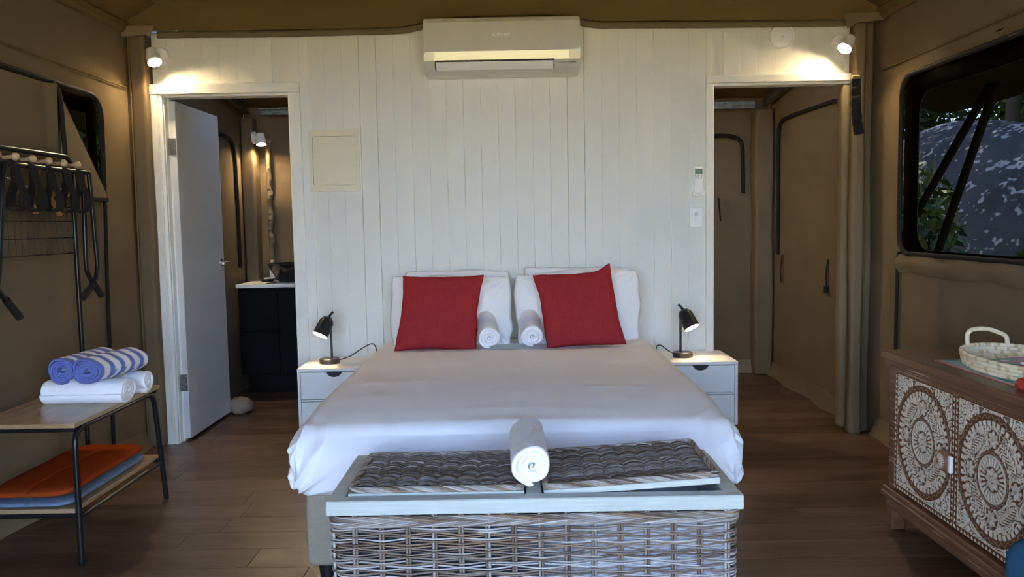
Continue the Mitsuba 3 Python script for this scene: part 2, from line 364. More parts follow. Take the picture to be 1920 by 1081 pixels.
def binding(pts, r=0.011, parent=None, name='binding', mat='m_black_matt', fil=0.0, flat=1.0):
    P = fillet(pts, fil, 8) if fil else np.asarray(pts, float)
    return obj(name, tube(dense(P, .03), r, 8, flat=flat), mat, parent, smooth=True)
# window_1: left
w1 = struct('window_1', label='canvas window with its flap half unzipped and folded to a triangle')
XI = XL + 0.012
obj('mesh_screen', grid(2, 2, lambda U, V: np.stack([XL - .004 + 0 * U, -.90 + U * .46, 1.44 + V * .56], -1)), 'm_screen', w1)
binding([(XI, -2.35, 2.005), (XI, -.98, 1.996), (XI, -.53, 1.992), (XI, -.46, 1.955), (XI, -.438, 1.88), (XI, -.455, 1.46)], .014, w1, 'zip', fil=.03)
binding([(XI, -.455, 1.47), (XI + .004, -.462, 1.38), (XI, -.475, 1.0), (XI, -.49, .55), (XI, -.50, .10)], .010, w1, 'zip')
binding([(XI + .012, -.93, 1.99), (XI + .02, -.885, 1.955), (XI + .02, -.872, 1.86), (XI + .02, -.862, 1.66), (XI + .02, -.855, 1.47)], .012, w1, 'zip', fil=.03)
flap = sg.Polygon([(-.872, 1.955), (-.455, 1.48), (-.456, 1.452), (-.874, 1.452)])
obj('folded_flap', extr(flap, .006, 'x', XI + .008), 'm_canvas_pale', w1)
obj('flap_hem', box(XI + .006, XI + .024, -.80, -.452, 1.437, 1.459, .004), 'm_black_matt', w1)
flapb = sg.Polygon([(-2.35, 1.45), (-.885, 1.45), (-.885, 1.97), (-2.35, 1.985)])
def bulge(U, V):
    Y, Z = -2.35 + U * 1.455, 1.45 + V * .53
    return np.stack([XI + .006 + .012 * fb(np.stack([Y, Z, 0 * Y], -1), 3, 2, 8) + .03 * np.exp(-((Y + .93) / .03) ** 2) * V, Y, Z], -1)
obj('closed_flap', grid(60, 24, bulge), 'm_canvas', w1, smooth=True)
obj('zip_pull', box(XI, XI + .012, -.463, -.447, 1.40, 1.425, .003), 'm_black', w1)
# outer frame cloth seen dark through the mesh
obj('outer_frame', extr(sg.box(-1.0, 1.40, -.40, 2.05) - sg.box(-.86, 1.47, -.50, 1.90), .004, 'x', XL - .045), 'm_canvas', w1)
# window_2: right
w2 = struct('window_2', label='dark mesh tent window looking out on a boulder and leaves')
XQ = XR - 0.012
obj('mesh_screen', grid(2, 2, lambda U, V: np.stack([XR + .004 + 0 * U, -2.65 + U * 2.31, 1.05 + V * 1.03], -1)), 'm_screen', w2)
ring = np.array(winR.exterior.coords)
binding(np.c_[np.full(len(ring), XQ), ring], .013, w2, 'zip')
binding([(XQ, -.366, 1.09), (XQ - .003, -.362, 1.03), (XQ, -.350, .70), (XQ, -.343, .30), (XQ, -.34, .08)], .010, w2, 'zip')
obj('outer_frame', extr(rrect(-2.75, -.28, .98, 2.10, .1) - rrect(-2.48, -0.440, 1.10, 1.935, 0.12), .004, 'x', XR + .05), 'm_canvas', w2)
def flapr(U, V):
    Y = -2.6 + U * 2.24; Z = 1.078 - V * .10
    return np.stack([XR - .012 - .018 * np.sin(V * PI) - .006 * np.sin(Y * 17), Y, Z + .006 * np.sin(Y * 9)], -1)
obj('rolled_flap', grid(80, 10, flapr), 'm_canvas', w2, smooth=True)
# zips in the rear rooms
w3 = struct('window_3', label='zipped closed canvas window in the right rear room')
binding([(XQ, 1.746, 0.996), (XQ, 1.742, 1.878), (XQ, 1.732, 2.003), (XQ, 1.65, 2.046), (XQ, 1.313, 2.049), (XQ, 0.59, 2.037), (XQ, 0.494, 2.022), (XQ, 0.465, 1.926), (XQ, 0.465, 1.01)], .015, w3, 'zip', fil=.06)
def strap(X, Y, z1, z0, par, seed=0, nx=1):
    P = np.array([[X - nx * .008, Y, z1], [X - nx * .02, Y + .006, (z1 + z0) / 2], [X - nx * .016, Y - .004, z0]])
    obj('strap', tube(dense(fillet(P, .05), .02), .011, 8, flat=.35), 'm_black_matt', par, smooth=True)
strap(XR, 1.636, 0.996, 0.779, w3); strap(XR, 0.675, 1.001, 0.808, w3)
obj('buckle', box(XR - .034, XR - .012, 0.656, 0.694, 0.774, 0.827, .004), 'm_black', w3)
w4 = struct('window_4', label='zipped closed canvas window at the back of the right rear room')
YZ = YB - .035
binding([(1.0, YZ, 1.965), (1.78, YZ, 1.965), (1.87, YZ, 1.93), (1.885, YZ, 1.85), (1.888, YZ, 1.495)], .016, w4, 'zip', fil=.05)
obj('strap', tube(dense([(1.685, YZ - .005, 1.46), (1.69, YZ - .015, 1.36), (1.70, YZ - .02, 1.27)], .02), .013, 8, flat=.4), 'm_black_matt', w4, smooth=True)
w5 = struct('window_5', label='zipped closed canvas window in the left rear room')
binding([(XI, .55, 1.99), (XI, 1.45, 1.985), (XI, 1.63, 1.965), (XI, 1.70, 1.86), (XI, 1.71, 1.4), (XI, 1.715, .97)], .016, w5, 'zip', fil=.06)

# ground skirts of the canvas walls
def skirt(x0, y0, x1, y1, nx, ny, seed, h=.11):
    L = math.hypot(x1 - x0, y1 - y0)
    def fn(U, V):
        o = .006 + .05 * V ** 2 + .018 * np.sin(U * L * 9 + seed) * V + .022 * fb(np.stack([U * L * 4, V, 0 * U + seed], -1), 1.0, 2, seed)
        return np.stack([x0 + U * (x1 - x0) + nx * o, y0 + U * (y1 - y0) + ny * o, h * (1 - V) + .003 + .01 * fb(np.stack([U * L * 3, 0 * V, 0 * U], -1), 1, 2, seed + 1) * (1 - V)], -1)
    return grid(int(L / .03), 8, fn)
for a in ((XL, YF, XL, -.09, 1, 0, 1), (XR, YF, XR, -.09, -1, 0, 2), (XR, .1, XR, YB, -1, 0, 3), (XL, .1, XL, YB, 1, 0, 4)):
    obj('skirt', thick(skirt(*a), .003), 'm_canvas', wl if a[0] < 0 else wr, smooth=True)
obj('skirt', thick(skirt(XL, YB - .02, XR, YB - .02, 0, -1, 6), .003), 'm_canvas_pale', wbk, smooth=True)
def seam(pts, par, r=.004): obj('seam', tube(dense(pts, .08), r, 6), 'm_canvas_roof', par, smooth=True)
seam([(XL + .012, -5.3, 2.11), (XL + .012, -.1, 2.09)], wl); seam([(XR - .012, -5.3, 2.13), (XR - .012, -.1, 2.11)], wr)

struct('wall_front', cat([box(XL, XL + .5, YF, YF + .01, 0, ZE), box(XR - .5, XR, YF, YF + .01, 0, ZE)]), 'm_canvas', label='canvas returns either side of the open tent front')
# canvas-wrapped posts at both ends of the white wall, and in the rear corners
def post(x0, x1, y0, y1, z1, mat, label, seed, z0=.0):
    m = softbox(x0, x1, y0, y1, z0, z1, (.022, .022, .01), (14, 14, 90))
    m = displace(m, lambda v: .008 * fb(v, (9, 9, 1.2), 2, seed) + .004 * np.sin(v[:, 2] * 5 + seed))
    return struct('trim_%d' % (seed + 3), m, mat, smooth=True, label=label)
pl = post(-2.198, -2.10, -.075, .075, 2.40, 'm_canvas', 'canvas-wrapped post between left canvas wall and white wall', 1)
seam([(-2.186, -.082, 0.02), (-2.186, -.082, 2.38)], pl, .006)
pr_ = post(1.968, 2.034, -.065, .02, 2.42, 'm_canvas_post', 'grey-tan canvas-wrapped post at the right end of the white wall', 2)
seam([(2.038, -.055, .03), (2.038, -.055, 2.4)], pr_, .004)
post(2.036, 2.104, .0, .10, 2.42, 'm_canvas', 'tan canvas strip post against the right canvas wall', 3)
post(1.922, 1.968, -.01, .075, 2.05, 'm_canvas_post', 'narrow pale canvas strip lining the right doorway', 4, .03)
post(1.955, 2.10, 1.86, 2.01, 2.16, 'm_canvas', 'canvas-wrapped corner post in the right rear room', 5)
post(-2.195, -2.09, 1.86, 2.01, 2.17, 'm_canvas', 'canvas-wrapped corner post in the left rear room', 6)
# gathered canvas feet of right rear post and ruffle in bathroom corner
def ruffle(U, V):
    z = .95 + U * 1.05; q = fb(np.stack([z * 16, V * 2, 0 * z], -1), 1.0, 3, 4)
    return np.stack([-2.02 + V * (.035 + .03 * q), 1.965 - .022 * np.sin(V * PI) - .03 * np.abs(fb(np.stack([z * 30, 0 * z, 0 * z + 3], -1), 1.0, 2, 6)), z], -1)
obj('gathered_seam', thick(grid(120, 6, ruffle), .004), 'm_canvas_pale', wbk, smooth=True)

# velcro strap bundle hanging by the right doorway
vt = thing('velcro_strap', 'frayed black webbing strap hanging at top right corner of right doorway', 'strap')
P = np.array([[1.962, -.095, 2.075], [1.962, -.10, 2.0], [1.965, -.10, 1.9], [1.975, -.098, 1.82], [1.988, -.095, 1.755]])
band = grid(40, 6, lambda U, V: np.stack([np.interp(U, np.linspace(0, 1, 5), P[:, 0]) + (V - .5) * .052, np.interp(U, np.linspace(0, 1, 5), P[:, 1]) - .004 * np.sin(U * 40) , np.interp(U, np.linspace(0, 1, 5), P[:, 2]) + (V - .5) * .012], -1))
obj('webbing', thick(band, .014), 'm_black_matt', vt, smooth=40)
obj('webbing_end', box(1.938, 1.985, -.104, -.078, 2.066, 2.086, .003), 'm_canvas_pale', vt)

# ------------------------------------------------------------------ ceiling canvas, valances
def roofq(a, b, c, d, n=30, seed=0):
    a, b, c, d = map(np.array, (a, b, c, d))
    def fn(U, V):
        U, V = U[..., None], V[..., None]
        X = (1 - U) * (1 - V) * a + U * (1 - V) * b + U * V * c + (1 - U) * V * d
        X = X + np.array([0, 0, .04]) * fb(X, 1.1, 3, seed)[..., None]; return X
    return grid(n, n, fn)
ZC = 2.535
R0, R1 = (0, -1.5, 3.25), (0, -3.8, 3.25)
roof = [roofq((XL - .15, .04, ZC - .05), (XR + .15, .04, ZC - .05), R0, R0, seed=1), roofq((XL - .15, YF, ZC - .05), (XL - .15, .04, ZC - .05), R0, R1, seed=2), roofq((XR + .15, .04, ZC - .05), (XR + .15, YF, ZC - .05), R1, R0, seed=3), roofq((XR + .15, YF, ZC - .05), (XL - .15, YF, ZC - .05), R1, R1, seed=4)]
struct('ceiling', cat(roof), 'm_canvas_roof', smooth=30, label='brown canvas tent ceiling')
struct('ceiling_rear', roofq((XL, 0.0, 2.75), (XR, 0.0, 2.75), (XR, YB + .02, 2.26), (XL, YB + .02, 2.26), seed=6), 'm_canvas_roof', smooth=True, label='brown canvas ceiling of the rear rooms')
va = struct('trim_3', label='folded canvas valance along the top of the white wall')
def lower(X): return 2.412 + .006 * np.sin(X * 2.1 + 1) + .045 * np.exp(-(np.abs(X + .06) / .47) ** 6)
def val_back(U, V):
    X = -2.19 + U * 4.29
    zt = ZC + .035; zb = lower(X); Z = zb + V * (zt - zb)
    P = np.stack([X * 1.5, Z * 5, 0 * X], -1)
    fold = .010 * np.sin(X * 5 + Z * 30) * np.exp(-((X + 1.8) / .3) ** 2) + .040 * fb(P, 1.0, 3, 21)
    return np.stack([X, -.085 - .045 * np.sin(V * PI * .6) + fold, Z], -1)
obj('valance', thick(grid(200, 14, val_back), .004), 'm_canvas_roof', va, smooth=True)
def hem(U, V):
    X = -2.04 + U * 3.98; zb = lower(X)
    return np.stack([X, -.034 + .004 * np.sin(X * 8), zb - .028 + V * .036], -1)
obj('hem', thick(grid(160, 2, hem), .012), 'm_canvas_post', va, smooth=True)
def side_val(s):
    Xw = XL if s > 0 else XR
    def fn(U, V):
        Y = YF + U * (-.06 - YF); P = np.stack([Y * 1.3, V * 2, 0 * Y + s], -1)
        o = np.interp(V, [0, .08, .42, .5, 1], [.012, .03, .035, .02, .19]); z = np.interp(V, [0, .42, .5, 1], [2.395, 2.455, 2.462, 2.55])
        o = o + .03 * fb(P, 1.6, 3, 31) * np.sin(V * PI) + .010 * np.sin(Y * 7 + V * 3) * V
        return np.stack([Xw + s * o, Y, z + .008 * fb(P, 2, 2, 32) * (V < .1)], -1)
    return thick(grid(150, 20, fn), .004)
obj('valance', side_val(1), 'm_canvas_roof', va, smooth=True); obj('valance', side_val(-1), 'm_canvas_roof', va, smooth=True)
gus = [sg.Polygon([(-2.195, 2.372), (-2.05, 2.385), (-2.02, 2.43), (-2.20, 2.43)]), sg.Polygon([(1.905, 2.345), (1.95, 2.372), (2.10, 2.385), (2.10, 2.425), (1.885, 2.425)])]
for i, g in enumerate(gus): obj('corner_gusset', extr(g, .03, 'y', -.135), 'm_canvas_pale' if i == 0 else 'm_canvas_post', va)
# galvanised beams of the rear rooms
def beam(m, label): obj('steel_beam', m, 'm_galv', label=label, cat='beam')
def cbeam(a, b, w=.03, h=.055):
    a, b = np.array(a, float), np.array(b, float); d = b - a; L = np.linalg.norm(d)
    p = sg.box(-w, -h, w, h) - sg.box(-w * .2, -h + .012, w * 2, h - .012)
    m = extr(p, L, 'z'); M = np.eye(4); t = d / L; s = np.cross(t, [0, 0, 1.0]); s /= np.linalg.norm(s)
    M[:3, 0], M[:3, 1], M[:3, 2], M[:3, 3] = s, np.cross(t, s), t, a; m.apply_transform(M); return m
beam(cbeam((-2.06, 1.97, 2.225), (-.02, 1.97, 2.225), .025, .028), 'galvanised steel beam above the wall light in the left rear room')
beam(cbeam((1.97, 1.97, 2.205), (.05, 1.97, 2.205), .025, .028), 'galvanised steel beam across the back of the right rear room')
beam(cbeam((-2.15, .2, 2.44), (-2.15, 1.93, 2.235), .022, .035), 'galvanised steel rafter sloping back in the left rear room')
beam(cbeam((2.06, .2, 2.44), (2.06, 1.93, 2.225), .022, .035), 'galvanised steel rafter sloping back in the right rear room')

# ------------------------------------------------------------------ door leaf, left doorway
d1 = struct('door_1', label='white flush door standing open into the left rear room')
obj('leaf', box(-2.022, -1.986, .045, .765, .018, 2.035, .002), 'm_door', d1)
for z in (1.72, .31):
    h = obj('hinge', box(-2.0195, -1.9895, .041, .046, z, z + .10, .001), 'm_galv', d1)
    obj('knuckle', cat([cyl(.006, .032, 12, (-2.0255, .036, z + i * .034)) for i in range(3)]), 'm_galv', h, smooth=30)
    obj('screw', cat([cyl(.004, .003, 10, (-2.003 + .008 * (i % 2), .0425, z + .013 + .025 * i), (0, -1, 0)) for i in range(4)]), 'm_chrome', h)
hd = obj('handle', cyl(.026, .008, 28, (-1.986, .705, 1.055), (1, 0, 0)), 'm_chrome', d1, smooth=30)
obj('lever', cat([cyl(.009, .05, 16, (-1.98, .705, 1.055), (1, 0, 0)), tube(dense(fillet([(-1.934, .705, 1.055), (-1.93, .66, 1.055), (-1.93, .58, 1.053)], .02), .01), .009, 12)]), 'm_chrome', hd, smooth=30)
rk = trimesh.creation.icosphere(4, 1.0); rk.apply_scale((.085, .085, .062)); rk = displace(rk, lambda v: .035 * fb(v, 14, 3, 4))
obj('doorstop_stone', mv(rk, (-1.925, .80, .055)), 'm_stone_pink', smooth=20, label='rough pinkish stone holding the white door open on the floor', cat='stone')

# ------------------------------------------------------------------ wall fittings
ac = thing('air_conditioner', 'glossy cream split-system air conditioner high on the white wall', 'air conditioner')
pf = [(-.002, 2.425), (-.185, 2.427), (-.212, 2.418), (-.228, 2.395), (-.232, 2.33), (-.2325, 2.236), (-.2235, 2.186), (-.215, 2.176), (-.17, 2.148), (-.10, 2.128), (-.03, 2.122), (-.002, 2.126)]
body = extr(sg.Polygon(pf).buffer(.004).buffer(-.004), .846, 'x', -.474)
ends = [extr(sg.Polygon(pf).buffer(-.005), .868, 'x', -.485), extr(sg.Polygon(pf).buffer(-.0015), .860, 'x', -.481)]
obj('body', cat([body] + ends), 'm_gloss', ac, smooth=12)
obj('front_strip', extr(sg.Polygon([(-.2332, 2.235), (-.2328, 2.2335), (-.2248, 2.189), (-.222, 2.189), (-.23, 2.235)]), .745, 'x', -.425), 'm_strip', ac)
lv = obj('louvre', extr(sg.Polygon([(-.2225, 2.1795), (-.2165, 2.1725), (-.171, 2.1435), (-.165, 2.150), (-.21, 2.182)]), .655, 'x', -.420), 'm_plastic', ac, smooth=25)
obj('gap', cat([extr(sg.Polygon([(-.2262, 2.1885), (-.2235, 2.180), (-.205, 2.182), (-.21, 2.190)]), .660, 'x', -.422),
                box(-.4245, -.4205, -.221, -.17, 2.1445, 2.180), box(.2355, .2395, -.221, -.17, 2.1445, 2.180)]), 'm_dark_gap', ac)
def text_on_front(s, h, x, y, z, par, mat, name, bold=False, tilt=90.0):
    m = meshkit.text_mesh(s, h, .0008, bold)
    m = rot(m, math.radians(tilt), (1, 0, 0)); return obj(name, mv(m, (x, y, z)), mat, par)
def diamond(cx, cz, ang, s):
    p = sg.Polygon([(0, 0), (.5 * s, .866 * s), (0, 1.732 * s), (-.5 * s, .866 * s)]); p = shapely.affinity.rotate(p, ang, origin=(0, 0)); return shapely.affinity.translate(p, cx, cz)
import shapely.affinity
lg = [extr(diamond(-.096, 2.3215, a, .0075), .001, 'y', -.2335) for a in (0, 120, 240)]
obj('logo', cat(lg), 'm_logo', ac)
text_on_front('MITSUBISHI', .0085, -.078, -.2325, 2.3215, ac, 'm_logo', 'lettering', True)
text_on_front('HEAVY INDUSTRIES', .0048, -.078, -.2325, 2.3130, ac, 'm_logo', 'lettering')
def under(y0, z0): return None
mkl = cat([meshkit.text_mesh('INVERTER', .008, .001)])
mkl = rot(mkl, math.radians(60), (1, 0, 0)); obj('label_text', mv(mkl, (.262, -.2135, 2.1655)), 'm_grey_print', ac)
obj('display_patch', rot(box(.325, .360, -.0012, .0012, -.008, .008), math.radians(-58), (1, 0, 0), (0, 0, 0)).apply_translation((0, -.209, 2.172)), 'm_grey_print', ac)

ebx = thing('meter_box', 'cream square electrical panel box on the white wall left of the bed', 'electrical box')
fr = rrect(-1.192, -.897, 1.487, 1.843, .004) 
obj('frame', extr(fr - rrect(-1.170, -.917, 1.525, 1.808, .012), .015, 'y', -.015), 'm_cream', ebx)
obj('door', extr(rrect(-1.1685, -.9185, 1.5265, 1.8065, .011), .011, 'y', -.0115), 'm_cream', ebx)
obj('latch', cat([cyl(.016, .0025, 24, (-1.045, -.0115, 1.545), (0, -1, 0)), box(-1.053, -1.037, -.017, -.011, 1.540, 1.545, .001)]), 'm_cream', ebx)

rm = thing('remote_control', 'white air conditioner remote in a wall holder above the switch', 'remote control')
obj('holder', cat([box(1.047, 1.114, -.012, 0, 1.421, 1.50, .004), box(1.046, 1.059, -.034, -.003, 1.421, 1.452, .004), box(1.100, 1.115, -.034, -.003, 1.421, 1.452, .004), box(1.047, 1.114, -.034, -.003, 1.418, 1.427, .003)]), 'm_plastic', rm)
hs = obj('handset', box(1.052, 1.109, -.030, -.010, 1.425, 1.593, .006), 'm_plastic', rm)
obj('screen', box(1.059, 1.103, -.0315, -.029, 1.546, 1.580, .001), 'm_lcd', hs)
for i in range(6): obj('button', box(1.058 + .016 * (i % 3), 1.068 + .016 * (i % 3), -.0325, -.029, 1.522 + .012 * (i // 3), 1.529 + .012 * (i // 3), .001), 'm_grey_print', hs)
obj('mark', box(1.068, 1.093, -.0308, -.0295, 1.436, 1.439), 'm_grey_print', hs)
sw = thing('light_switch', 'white wall switch plate with two round buttons below the remote', 'light switch')
obj('plate', box(1.030, 1.109, -.009, 0, 1.238, 1.357, .003), 'm_plastic', sw)
obj('button', cyl(.0115, .006, 24, (1.071, -.009, 1.317), (0, -1, 0)), 'm_gloss', sw, smooth=30)
obj('button', cyl(.0115, .006, 24, (1.071, -.009, 1.282), (0, -1, 0)), 'm_plastic', sw, smooth=30)
sp = thing('wall_speaker', 'round white ceiling-type detector disc on the white wall by the right spotlight', 'detector')
obj('rim', lathe([(.058, 0), (.071, 0), (.073, .012), (.070, .024), (.064, .022), (.062, .012), (.058, .012)], 48, (1.565, 0, 2.328), (0, -1, 0)), 'm_plastic', sp, smooth=30)
obj('face', lathe([(0, 0), (.061, 0), (.061, .017), (.02, .021), (0, .021)], 48, (1.565, 0, 2.328), (0, -1, 0)), 'm_plastic', sp, smooth=30)
obj('centre', cyl(.008, .003, 20, (1.567, -.020, 2.328), (0, -1, 0)), 'm_cream', sp, smooth=30)

def spotlight(label, base, nrm, head, aim, w, group=None):
    s = thing('spotlight', label, 'wall light', group); base, head, aim, nrm = (np.array(v, float) for v in (base, head, aim, nrm)); aim /= np.linalg.norm(aim)
    obj('backplate', lathe([(0, 0), (.048, 0), (.05, .004), (.048, .022), (.043, .026), (0, .026)], 40, base, nrm), 'm_plastic', s, smooth=30)
    top = head - aim * .055
    obj('arm', tube(dense([base + nrm * .02, top + aim * .02], .01), .007, 10), 'm_plastic', s, smooth=True)
    obj('shade', lathe([(0, 0), (.022, 0), (.028, .004), (.036, .06), (.040, .095), (.0375, .095), (.033, .06), (.026, .012), (0, .012)], 40, top, aim), 'm_plastic', s, smooth=30)
    area_lamp('bulb', lathe([(0, .066), (.022, .066), (.027, .073), (.022, .082), (0, .085)], 28, top, aim), w, s)
spotlight('white wall spotlight at the top left corner of the white wall', (-2.030, -.001, 2.285), (0, -1, 0), (-2.046, -.085, 2.265), (.42, -.42, -.85), SPOT_W, 'white wall spotlights')
spotlight('white wall spotlight at the top right corner beside the round disc', (1.895, -.001, 2.282), (0, -1, 0), (1.913, -.085, 2.265), (-.58, -.42, -.80), SPOT_W, 'white wall spotlights')
spotlight('white wall light over the vanity in the left rear room', (-2.088, 1.85, 2.005), (1, 0, 0), (-2.02, 1.84, 1.985), (.10, -.22, -.97), SCONCE_W, 'white wall spotlights')

spotlight('white wall light in the right rear room, hidden behind the white wall', (.031, 1.05, 1.95), (1, 0, 0), (.10, 1.05, 1.94), (.75, -.1, -.6), 2.0 * SCONCE_W, 'white wall spotlights')

# ------------------------------------------------------------------ bathroom vanity
vn = thing('vanity', 'black bathroom vanity with a white stone top in the left rear room', 'vanity')
obj('carcass', box(-2.145, -1.20, 1.505, 1.90, .145, .822, .003), 'm_vanity', vn)
obj('kick', box(-2.10, -1.22, 1.53, 1.88, .0, .146, .003), 'm_vanity', vn)
for z0, z1 in ((.15, .480), (.488, .800)): obj('drawer_front', box(-2.125, -1.842, 1.488, 1.506, z0, z1, .003), 'm_vanity', vn)
obj('door_front', box(-1.836, -1.52, 1.488, 1.506, .15, .800, .003), 'm_vanity', vn)
obj('door_front', box(-1.514, -1.21, 1.488, 1.506, .15, .800, .003), 'm_vanity', vn)
obj('benchtop', box(-2.155, -1.19, 1.475, 1.90, .822, .850, .003), 'm_stone', vn)
bp = [(0, 0), (.10, 0), (.115, .01), (.175, .10), (.19, .145), (.195, .150), (.183, .150), (.165, .11), (.10, .022), (0, .016)]
obj('basin', lathe(bp, 56, (-1.775, 1.73, .850)), 'm_ceramic', smooth=30, label='black bowl basin standing on the white vanity top', cat='basin')
obj('basin_mat', lathe([(0, 0), (.17, 0), (.17, .002), (.12, .002), (0, .002)], 40, (-1.80, 1.66, .8502)).apply_translation((0, -.02, 0)) if False else cyl(.035, .006, 24, (-1.90, 1.545, .850)), 'm_ceramic', smooth=30, label='small black disc lying on the vanity top before the basin', cat='plug')
sd = thing('soap_dish', 'small black dish with white soap on the vanity top', 'soap dish')
obj('dish', lathe([(0, 0), (.045, 0), (.062, .022), (.058, .024), (.04, .008), (0, .006)], 32, (-2.00, 1.80, .850)), 'm_ceramic', sd, smooth=30)
sb_ = softbox(-2.03, -1.97, 1.78, 1.82, .858, .882, (.018, .015, .010), (14, 12, 8)); obj('soap', sb_, 'm_white_china', sd, smooth=True)
bt = thing('soap_bottle', 'small clear-white bottle standing behind the black basin', 'bottle')
obj('bottle_body', lathe([(0, 0), (.018, 0), (.02, .004), (.02, .12), (.012, .135), (.012, .142), (0, .142)], 24, (-1.975, 1.85, .850)), 'm_white_china', bt, smooth=30)
obj('cap', cyl(.013, .028, 20, (-1.975, 1.85, .992)), 'm_cream', bt, smooth=30)

# ------------------------------------------------------------------ bed
bed = thing('bed', 'large bed made up with a white fitted cover on a beige base', 'bed')
BX0, BX1, BY0, BY1 = -.765, .735, -.07, -2.04
obj('base', displace(softbox(-.762, .728, -2.06, -.06, .075, .345, (.03, .03, .03), (50, 70, 16)), lambda v: .004 * fb(v, 6, 2, 3)), 'm_beige', bed, smooth=True)
for x in (-.70, .665):
    for y in (-1.99, -.16, -1.05):
        obj('leg', lathe([(0, 0), (.022, 0), (.026, .006), (.034, .082), (0, .082)], 24, (x, y, 0)), 'm_black', bed, smooth=30)
dv = softbox(-.820, .800, -2.095, -.045, .322, .606, (.09, .11, .11), (200, 260, 60), rb=.07)
def sheet_fold(v):
    x, y, z = v[:, 0], v[:, 1], v[:, 2]
    top = np.clip((z - .585) / .02, 0, 1)
    d = .010 * np.sin(PI * np.clip((x + .8) / 1.6, 0, 1)) * top
    P = np.stack([x * .9, y * 3.2, z], -1)
    d += top * .012 * fb(P, 1.8, 3, 41) + top * .003 * (meshkit.noise(np.stack([x * 2.2, y * 16 + 1.2 * fb(v, 2, 2, 9), z], -1), 4) - .5)
    front = np.clip((-2.05 - y) / .03, 0, 1) * np.clip((.60 - z) / .05, 0, 1)
    d += front * (.012 * fb(np.stack([x * 2.5, z * 3, y], -1), 1.3, 2, 44) + .014 * np.sin(PI * np.clip((z - .32) / .28, 0, 1)))
    for cx, s in ((-.79, 1), (.765, -1)):
        # diagonal gathers that fan from the corner's lower end
        u, w = s * (x - cx), z - .33
        r = np.hypot(u + .03, w + .02); th = np.arctan2(w + .02, np.abs(u) + .03 + .5 * np.clip(-1.98 - y, -.12, 0) * -1)
        m = np.exp(-((u) / .13) ** 2) * np.exp(-((y + 2.06) / .14) ** 2) * np.clip(w / .05, 0, 1)
        fold = ridge(th * 3.1 + 1.1 * fb(v, 5, 2, 15) + .2) ** 2.2
        d += m * (.020 * fold - .010)
        # a raised seam around the corner
        d += .006 * np.exp(-((np.hypot(u + .01, (y + 2.07)) - .035) / .008) ** 2) * np.clip(w / .1, 0, 1) * (y < -1.9)
    side = np.clip((np.abs(x + .0115) - .77) / .03, 0, 1) * np.clip((.6 - z) / .05, 0, 1)
    d += side * .014 * fb(np.stack([y * 3, z * 3, x], -1), 1.2, 3, 50)
    return d
dv = displace(dv, sheet_fold)
v = dv.vertices.copy(); v[:, 2] -= .038 * np.clip((-1.55 - v[:, 1]) / .5, 0, 1) ** 2 * np.clip((v[:, 2] - .35) / .2, 0, 1); dv.vertices = v
obj('cover', dv, 'm_sheet', bed, smooth=True, label='white cotton cover tucked over the mattress')

def pillow(w, h, t, seed, concave=.05, wr=1.0, n=90, ear=0.0):
    """A cushion lying in x (width), z (height), bulging along y."""
    sides = []
    for s in (-1, 1):
        def fn(U, V):
            u, v = 2 * U - 1, 2 * V - 1
            x = w / 2 * u * (1 - concave * (1 - u * u * .0) * (1 - v * v) * np.abs(u) ** 3); z = h / 2 * v * (1 - concave * (1 - u * u) * np.abs(v) ** 3)
            th = ((1 - np.abs(u) ** 2.6) * (1 - np.abs(v) ** 2.6)).clip(0) ** .5
            P = np.stack([x, z, 0 * x + s], -1)
            cr = 0
            for cu in (-1, 1):
                for cv in (-1, 1):
                    a = np.arctan2(np.abs(v - cv) + .02, np.abs(u - cu) + .02); rr = np.hypot(u - cu, v - cv)
                    cr = cr + np.exp(-(rr / .55) ** 2) * (ridge(a * 2.6 + seed * .37 + cu) - .5) * np.clip(rr * 3, 0, 1)
            y = s * t / 2 * th * (1 + .10 * fb(P, 7, 3, seed)) + s * wr * th * (.010 * cr + .010 * fb(P, 9, 3, seed + 5))
            x = x + .012 * wr * fb(P * [1, 1, 0], 11, 2, seed + 7); z = z + .010 * wr * fb(P * [1, 1, 0], 9, 2, seed + 9)
            if ear: z = z + ear * np.exp(-(((u - 1) / .28) ** 2 + ((v - 1) / .35) ** 2))
            return np.stack([x, y, z], -1)
        g = grid(n, n, fn)
        sides.append(trimesh.Trimesh(g.vertices, g.faces if s < 0 else g.faces[:, ::-1], process=False))
    m = cat(sides); m.merge_vertices(digits_vertex=5); m.fix_normals(); return m
def put(m, tilt, roll_, loc, yaw=0):
    m = rot(m, math.radians(roll_), (0, 1, 0)); m = rot(m, math.radians(tilt), (1, 0, 0)); m = rot(m, math.radians(yaw), (0, 0, 1)); return mv(m, loc)
def cushion(name, m, mat, label, c, group=None): return obj(name, m, mat, smooth=True, label=label, cat=c, group=group)
PG, CG = 'white pillows on the bed', 'red cushions on the bed'
cushion('pillow', put(pillow(.60, .39, .12, 1, -.04, 2.2), -9, 1.0, (-.345, -.100, .815)), 'm_pillow', 'white pillow at the back left against the wall, mostly hidden behind another pillow', 'pillow', PG)
cushion('pillow', put(pillow(.60, .39, .12, 2, -.04, 2.2), -9, 1.5, (.360, -.100, .822)), 'm_pillow', 'white pillow at the back right, its top edge showing above the front pillow', 'pillow', PG)
cushion('pillow', put(pillow(.655, .385, .15, 3, -.045, 2.6), -13, 0.5, (-.362, -.257, .797)), 'm_pillow', 'front white pillow on the left half of the bed behind a red cushion', 'pillow', PG)
cushion('pillow', put(pillow(.675, .395, .15, 4, -.045, 2.6), -13, -1.5, (.348, -.257, .805)), 'm_pillow', 'front white pillow on the right half of the bed behind a red cushion', 'pillow', PG)
m_l = pillow(.445, .420, .15, 5, .055, 1.2)
